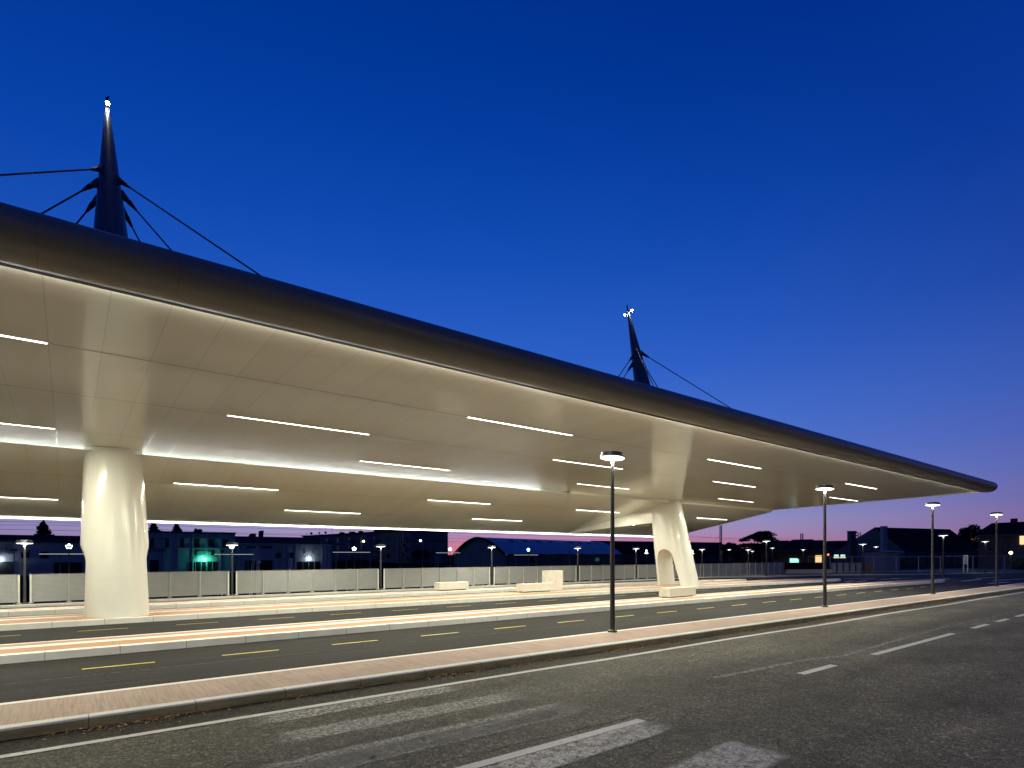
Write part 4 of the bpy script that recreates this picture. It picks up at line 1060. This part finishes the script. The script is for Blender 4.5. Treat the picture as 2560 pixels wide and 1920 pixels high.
# ------------------------------------------------------------------ trees
def tree(px, ytop, ybot, wpx, dep, kind, label, n=900, mat='leaf', leaf=.22):
    top = Dp(px, ytop, dep); bot = Dp(px, ybot, dep); w = wpx * dep / FOC / 2
    x, y = top.x, top.y; h = top.z; zb = max(.8, bot.z)
    t = thing('tree', (x, y, 0), label, 'tree', 'trees beyond the railway')
    put('trunk', MB().tube([(x, y, 0), (x + .1, y, zb * .7), (x, y + .1, (zb + h) / 2), (x, y, h - .3)], [.3, .24, .14, .04], 8), 'bark', t, smooth=True)
    cr = MB()
    if kind == 'cone':
        for k in range(26):
            f = (k + .5) / 26; z = zb + (h - zb) * f; r = w * (1 - f) ** .75 * random.uniform(.75, 1.15) + .12
            for _ in range(4):
                an = random.uniform(0, 6.3); q = random.uniform(.3, .8) * r
                cr.leaves((x + q * math.cos(an), y + q * math.sin(an), z), r * .45, r * .45, (h - zb) * .055, n // 104, leaf)
    elif kind == 'round':
        for k in range(30):
            an = random.uniform(0, 6.3); el = random.uniform(-.5, 1.0); q = random.uniform(.45, .85)
            zz = (zb + h) / 2 + (h - zb) / 2 * el * .8; rr = w * math.sqrt(max(.06, 1 - (el * .85) ** 2)) * q
            cr.leaves((x + rr * math.cos(an), y + rr * math.sin(an), zz), w * .32, w * .32, (h - zb) * .15, n // 30, leaf)
    elif kind == 'bush':
        for k in range(20):
            cr.leaves((x + random.uniform(-w, w) * .8, y + random.uniform(-1, 1), random.uniform(.4, h * .85)), w * .3, .8, h * .2, n // 20, leaf)
    elif kind == 'cedar':
        H = h - zb
        lim = MB()
        for (f, off, ex, th) in ((.98, .35, .42, .07), (.90, .05, .5, .10), (.80, -.35, .55, .08), (.78, .55, .45, .09), (.55, -.55, .62, .11), (.52, .2, .8, .16), (.35, .45, .8, .2), (.2, -.1, 1.0, .22), (.08, .1, 1.05, .22)):
            cx_ = off * w
            for j in range(9):
                s = (j / 8 - .5) * 2; px_ = cx_ + s * ex * w; zz = zb + H * f - abs(s) ** 2 * H * .11
                for dpth in (-.5, .5):
                    cr.leaves((x + ux.x * px_ + uy.x * dpth * w * ex, y + ux.y * px_ + uy.y * dpth * w * ex, zz), w * .13, w * .3, H * th * .5, n // 160, leaf, True)
            lim.tube([(x, y, zb + H * f - .7), (x + ux.x * cx_, y + ux.y * cx_, zb + H * f - .1)], [.1, .05], 5)
        put('limb', lim, 'bark', t)
    put('crown', cr, mat, t)
    return t
tree(109, 1304, 1345, 46, 178, 'cone', 'dark conifer above the factory roof left of the face-on column', 1600, 'leaf', .4)
tree(384, 1308, 1345, 44, 178, 'cone', 'dark tree peeping out just right of the face-on column', 1500, 'leaf', .4)
tree(441, 1308, 1345, 34, 178, 'cone', 'dark conifer standing clear above the two-storey factory', 1500, 'leaf', .38)
tree(495, 1322, 1345, 22, 178, 'round', 'small round treetop over the two-storey factory roof', 700, 'leaf', .35)
tree(1825, 1358, 1415, 46, 122, 'round', 'round dark tree right of the railway mast', 2600, 'leaf', .26)
tree(1895, 1329, 1400, 78, 126, 'cedar', 'spreading flat-topped cedar on the skyline', 5200, 'leaf', .30)
tree(1744, 1366, 1415, 60, 150, 'round', 'low dark tree close to the arched column', 1600, 'leaf', .3)
tree(1860, 1372, 1415, 40, 130, 'round', 'dark bushy tree between round tree and cedar', 1400, 'leaf', .26)
tree(2424, 1311, 1392, 56, 140, 'round', 'bushy dark tree left of the brown house', 2200, 'leaf', .34)
tree(2552, 1396, 1428, 60, 84, 'bush', 'green bushes lit beside the brown house', 1800, 'leaf_green', .2)
tree(1052, 1374, 1410, 50, 150, 'round', 'dark tree right of the apartment block', 1500, 'leaf', .3)
tree(1095, 1380, 1415, 60, 160, 'round', 'dark low trees left of the arched hangar', 1500, 'leaf', .3)
tree(900, 1398, 1425, 110, 140, 'bush', 'dim green shrubs in front of the apartment block', 1800, 'leaf_green', .28)
tree(2240, 1398, 1428, 60, 88, 'bush', 'dark shrubs behind the small hut', 1200, 'leaf', .2)
tree(2600, 1382, 1428, 70, 86, 'bush', 'tall green shrub at the far right edge', 1500, 'leaf_green', .2)

# ------------------------------------------------------------------ railway furniture
YR = 62.0
def lantern(px, py, lab, dome=False, Y=YR):
    p = W(px, py, Y)
    t = thing('platform_lantern', (p.x, p.y, 0), lab, 'lantern', 'glowing lanterns along the railway platform')
    put('post', MB().tube([(p.x, p.y, 0), (p.x, p.y, p.z - .18)], [.05, .035], 8), 'pole_grey', t)
    g = MB()
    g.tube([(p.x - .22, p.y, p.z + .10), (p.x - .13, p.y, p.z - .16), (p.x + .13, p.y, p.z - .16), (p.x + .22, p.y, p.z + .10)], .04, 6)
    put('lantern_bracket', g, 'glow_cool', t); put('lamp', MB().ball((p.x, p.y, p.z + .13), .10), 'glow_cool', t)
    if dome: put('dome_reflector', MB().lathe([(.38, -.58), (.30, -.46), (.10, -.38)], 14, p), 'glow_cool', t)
for q in ((172.5, 1366, 'open lantern left of the face-on column'), (579.5, 1366.5, 'open lantern right under the slim lamp beside the green-lit door'), (885.5, 1372, 'open lantern in front of the apartment block'), (1125, 1373, 'open lantern left of the arched hangar'), (1321, 1374.5, 'open lantern before the hangar roof')): lantern(*q)
for q in ((1616, 1377, 'lantern with lit dome just left of the arched column'), (1731, 1378, 'lantern with lit dome grazing the arched column edge'), (1828, 1377.5, 'lantern with lit dome before the round tree'), (1913, 1379, 'lantern with lit dome below the cedar'), (1988, 1379, 'lantern with lit dome by the lit doorway')): lantern(*q, True, 78.0)
def shelter(x0, x1, y, posts, lab, Y=66.0):
    a, b = W(x0, y, Y), W(x1, y, Y)
    t = thing('platform_shelter', ((a.x + b.x) / 2, Y, 0), lab, 'shelter', 'thin lit shelter roofs on the railway platform')
    put('lit_edge', MB().box(a.x, b.x, Y - .03, Y, a.z - .03, a.z + .03), 'glow_gantry', t)
    put('roof', MB().box(a.x, b.x, Y, Y + 1.6, a.z - .02, a.z + .05), 'roof_dark', t)
    for px in posts:
        q = W(px, y, Y + .8); put('post', MB().tube([(q.x, Y + .8, 0), (q.x, Y + .8, a.z - .03)], .05, 6), 'pole_grey', t)
shelter(98, 330, 1385, (150, 250), 'thin lit shelter roof passing behind the face-on column')
shelter(536, 634, 1386, (545, 620), 'thin lit shelter roof by the ladder signal')
shelter(832, 925, 1380.5, (840, 925), 'thin lit shelter roof below the apartment block')
shelter(1090, 1150, 1382, (1095, 1145), 'thin lit shelter roof left of the hangar')
shelter(1285, 1345, 1387.5, (1290, 1340), 'thin lit shelter roof along the hangar eaves')
shelter(1803, 1826, 1385, (1806, 1823), 'thin lit shelter roof beside the domed lantern by the round tree', 84.0)
shelter(1888, 1911, 1383, (1890, 1909), 'thin lit shelter roof under the cedar', 84.0)
for px, py, lab in ((36, 1373, 'plain grey pole with dark box left of the leftmost gap lamp'), (555, 1376, 'plain grey pole with dark box beside the green-lit door'), (866, 1389, 'short pale pole before the apartment block'), (1208, 1377, 'plain grey pole before the hangar end wall'), (1424, 1378, 'plain grey pole before the hangar side'), (1088, 1387, 'short pale pole left of the railway mast')):
    p = W(px, py, 58); t = thing('yard_pole', (p.x, p.y, 0), lab, 'pole', 'plain poles along the railway')
    put('pole', MB().tube([(p.x, p.y, 0), (p.x, p.y, p.z - .1)], [.05, .035], 8), 'pole_grey', t); put('head_box', MB().box(p.x - .17, p.x + .17, p.y - .08, p.y + .08, p.z - .12, p.z + .02), 'steel_dark', t)
# street lights with an arm
for px, py, dx, dep, lab, gm in ((903, 1351.5, 6, 110, 'yellow street light on a red pole before the apartment block', 'glow_yellow'), (1056, 1350, -5, 105, 'white street light on a thin pole right of the apartment block', 'glow_cool'), (2527, 1380, 0, 82, 'green-yellow street light among the bushes', 'glow_yellow')):
    p = Dp(px, py, dep); t = thing('street_light', (p.x, p.y, 0), lab, 'street light')
    e = p + ux * dx * dep / FOC
    put('pole', MB().tube([(p.x, p.y, 0), (p.x, p.y, p.z), tuple(e)], [.09, .06, .05], 8), 'timber' if gm == 'glow_yellow' else 'pole_grey', t)
    put('lamp_head', MB().ball(e - Vector((0, 0, .12)), .2), gm, t)
# ladder signals
for px, py, lab, slant in ((634, 1387, 'railway signal with slanted ladder and prongs', 1), (645, 1370, 'upright railway signal mast with ladder rungs', 0)):
    p = W(px, py, 56); t = thing('railway_signal', (p.x, p.y, 0), lab, 'signal', 'laddered railway signals')
    sl = -.28 if slant else 0
    put('ladder', MB().tube([(p.x + sl - .09, p.y, 0), (p.x - .09, p.y, p.z)], .022, 5).tube([(p.x + sl + .09, p.y, 0), (p.x + .09, p.y, p.z)], .022, 5), 'white_metal', t)
    rg = MB()
    for k in range(9):
        f = (k + 1) / 10; rg.tube([(p.x + sl * (1 - f) - .09, p.y, p.z * f), (p.x + sl * (1 - f) + .09, p.y, p.z * f)], .016, 4)
    put('rung', rg, 'white_metal', t)
    if slant:
        pg = MB()
        for dx in (-.12, .08, .3): pg.tube([(p.x + dx * .4, p.y, p.z), (p.x + dx, p.y, p.z + .62)], .018, 4)
        put('prongs', pg, 'white_metal', t); put('signal_plate', MB().box(p.x - .48, p.x - .2, p.y - .05, p.y + .05, p.z + .1, p.z + .2), 'white_metal', t)
    else:
        put('signal_lens', MB().lathe([(.13, -.05), (.13, .05)], 14, (p.x + .08, p.y - .1, p.z * .55), Matrix.Rotation(R(90), 3, 'X')), 'white_metal', t)
# overhead-line masts and wires
def catenary(px, ytop, armx, army, dep, label, h=None):
    p = Dp(px, ytop, dep); e = Dp(armx, army, dep)
    t = thing('overhead_line_mast', (p.x, p.y, 0), label, 'railway mast', 'overhead line masts')
    hz_ = p.z
    for s in (-1, 1): put('channel', MB().obox((p.x + ux.x * .16 * s, p.y + ux.y * .16 * s, 0), ux, uy, .055, .12, 0, hz_), 'steel_dark', t)
    ba = MB(); k = 0; z = .4
    while z < hz_ - .1: ba.obox((p.x, p.y, 0), ux, uy, .12, .03, z, z + .14); z += .42
    put('batten', ba, 'steel_dark', t)
    za = Dp(px, army - (2 if armx < px else 2), dep).z
    at = Vector((p.x, p.y, za)); en = Vector((e.x, e.y, e.z))
    put('bracket_arm', MB().tube([at, en], .06, 6), 'steel_dark', t)
    up_ = at.lerp(en, .55); put('tie_rod', MB().tube([at + Vector((0, 0, (hz_ - za) * .55)), up_], .022, 5), 'steel_dark', t)
    ins = MB()
    for f in (.3, .55, .8):
        q = at.lerp(en, f); ins.tube([q, q + Vector((0, 0, .35))], [.05, .03], 6)
    put('insulator', ins, 'steel_dark', t)
    q = at.lerp(en, .75); put('registration_arm', MB().tube([q, q + Vector((ux.x * -.15, ux.y * -.15, -.55)), q + Vector((ux.x * .5, ux.y * .5, -.75))], .025, 5), 'steel_dark', t)
    return en
e1 = catenary(1115, 1300, 1064, 1353.5, 88, 'thick overhead-line mast left of the arched hangar')
e2 = catenary(1802, 1312.6, 1758, 1363.5, 112, 'latticed overhead-line mast right of the arched column')
e0 = catenary(1002, 1318, 1046, 1354, 84, 'overhead-line mast dark against the apartment block')
for k, (z, Y) in enumerate(((5.15, 66), (5.6, 66), (4.6, 70), (5.9, 72), (4.2, 74), (5.0, 78), (4.4, 82), (6.4, 88))):
    pts_ = []
    for i in range(0, 37):
        x = -40 + i * 5.5; f = (x % 44) / 44; pts_.append((x, Y, z + (.5 * (4 * (f - .5) ** 2) if k % 2 else 0)))
    o = put('overhead_wire', MB().tube(pts_, .014, 4), 'steel_dark')
    tag(o, 'thin black overhead wire strung across the pink sky above the railway', 'wire', 'overhead railway wires')

# the railway land lies lower than the bus station: everything out there stands on it
for o in list(COL.objects):
    if o.parent or o.location.y < 38 or o.location.x > 62 or 'kind' in o: continue
    for q in [o] + list(o.children_recursive):
        if q.type != 'MESH' or q.data.users > 1: continue
        off = base_of(q).z
        for v in q.data.vertices:
            if -.3 < v.co.z + off < .06: v.co.z = -2.02 - off

# ------------------------------------------------------------------ world: clear sky after sunset
w = bpy.data.worlds.new('World'); scene.world = w; w.use_nodes = True
nt = w.node_tree; bg = nt.nodes['Background']
tc = N(nt, 'ShaderNodeTexCoord'); nv = N(nt, 'ShaderNodeVectorMath', operation='NORMALIZE'); L(nt, tc.outputs['Generated'], nv.inputs[0])
sp = N(nt, 'ShaderNodeSeparateXYZ'); L(nt, nv.outputs[0], sp.inputs[0])
el = sp.outputs[2]
def srgb(r, g, b):
    f = lambda v: (v / 255 / 12.92) if v <= 10 else ((v / 255 + .055) / 1.055) ** 2.4
    return (f(r), f(g), f(b))
tail = [(.055, srgb(152, 152, 198)), (.09, srgb(122, 142, 208)), (.16, srgb(82, 122, 212)), (.30, srgb(48, 100, 204)), (.45, srgb(22, 82, 186)), (.60, srgb(4, 65, 166)), (.75, srgb(0, 52, 147))]
glow = ramp(nt, el, [(0, srgb(168, 116, 152)), (.010, srgb(166, 122, 160)), (.022, srgb(160, 134, 176)), (.036, srgb(156, 146, 190))] + tail)
pink = ramp(nt, el, [(0, srgb(222, 118, 136)), (.010, srgb(210, 122, 146)), (.022, srgb(192, 128, 160)), (.036, srgb(172, 142, 184))] + tail)
lside = ramp(nt, el, [(0, srgb(140, 108, 150)), (.02, srgb(132, 112, 158)), (.04, srgb(128, 122, 170)), (.07, srgb(112, 122, 184)), (.12, srgb(88, 112, 190)), (.22, srgb(58, 98, 192)), (.35, srgb(30, 82, 184)), (.5, srgb(8, 66, 168)), (.66, srgb(0, 52, 146)), (.8, srgb(0, 44, 132))])
rside = ramp(nt, el, [(0, srgb(158, 84, 114)), (.018, srgb(148, 90, 128)), (.035, srgb(132, 96, 146)), (.07, srgb(110, 98, 162)), (.12, srgb(90, 98, 174)), (.22, srgb(60, 90, 178)), (.35, srgb(32, 72, 166)), (.5, srgb(10, 58, 154)), (.66, srgb(0, 46, 138)), (.8, srgb(0, 38, 124))])
back = ramp(nt, el, [(0, srgb(52, 56, 92)), (.2, srgb(36, 50, 108)), (.6, srgb(8, 38, 108)), (.9, srgb(0, 34, 108))])
def azdot(px):
    a = TH + math.atan((CX - px) / FOC)
    d = N(nt, 'ShaderNodeVectorMath', operation='DOT_PRODUCT'); L(nt, nv.outputs[0], d.inputs[0]); d.inputs[1].default_value = (math.cos(a), math.sin(a), 0)
    return d.outputs['Value']
rt = N(nt, 'ShaderNodeVectorMath', operation='DOT_PRODUCT'); L(nt, nv.outputs[0], rt.inputs[0]); rt.inputs[1].default_value = (sT, -cT, 0)
lr = ramp(nt, mth(nt, 'MULTIPLY_ADD', rt.outputs['Value'], .5, .5), [(.36, 0.0), (.60, 1.0)])
side = mixc(nt, lside, rside, lr)
f1 = ramp(nt, azdot(1180), [(.64, 0.0), (.965, 1.0)]); f2 = ramp(nt, azdot(1200), [(.0, 0.0), (.5, 1.0)])
f3 = ramp(nt, azdot(1400), [(.88, 0.0), (.985, 1.0)])
skyc = mixc(nt, mixc(nt, back, side, f2), mixc(nt, glow, pink, f3), f1)
L(nt, skyc, bg.inputs['Color']); bg.inputs['Strength'].default_value = 1.0

# ------------------------------------------------------------------ camera and render
cam = bpy.data.cameras.new('camera'); co = bpy.data.objects.new('camera', cam); COL.objects.link(co)
co.location = (0, 0, EYE); co.rotation_euler = (R(90), 0, TH - R(90))
cam.sensor_width = 36; cam.lens = FOC / 2560 * 36; cam.shift_x = 0; cam.shift_y = (CY - 960) / 2560
cam.clip_start = .1; cam.clip_end = 4000
scene.camera = co
scene.view_settings.view_transform = 'Standard'; scene.view_settings.look = 'None'; scene.view_settings.exposure = 0; scene.view_settings.gamma = 1
scene.render.engine = 'CYCLES'
scene.cycles.use_denoising = True
scene.cycles.max_bounces = 6; scene.cycles.diffuse_bounces = 4; scene.cycles.glossy_bounces = 3
scene.cycles.transparent_max_bounces = 12
scene.cycles.sample_clamp_indirect = 6
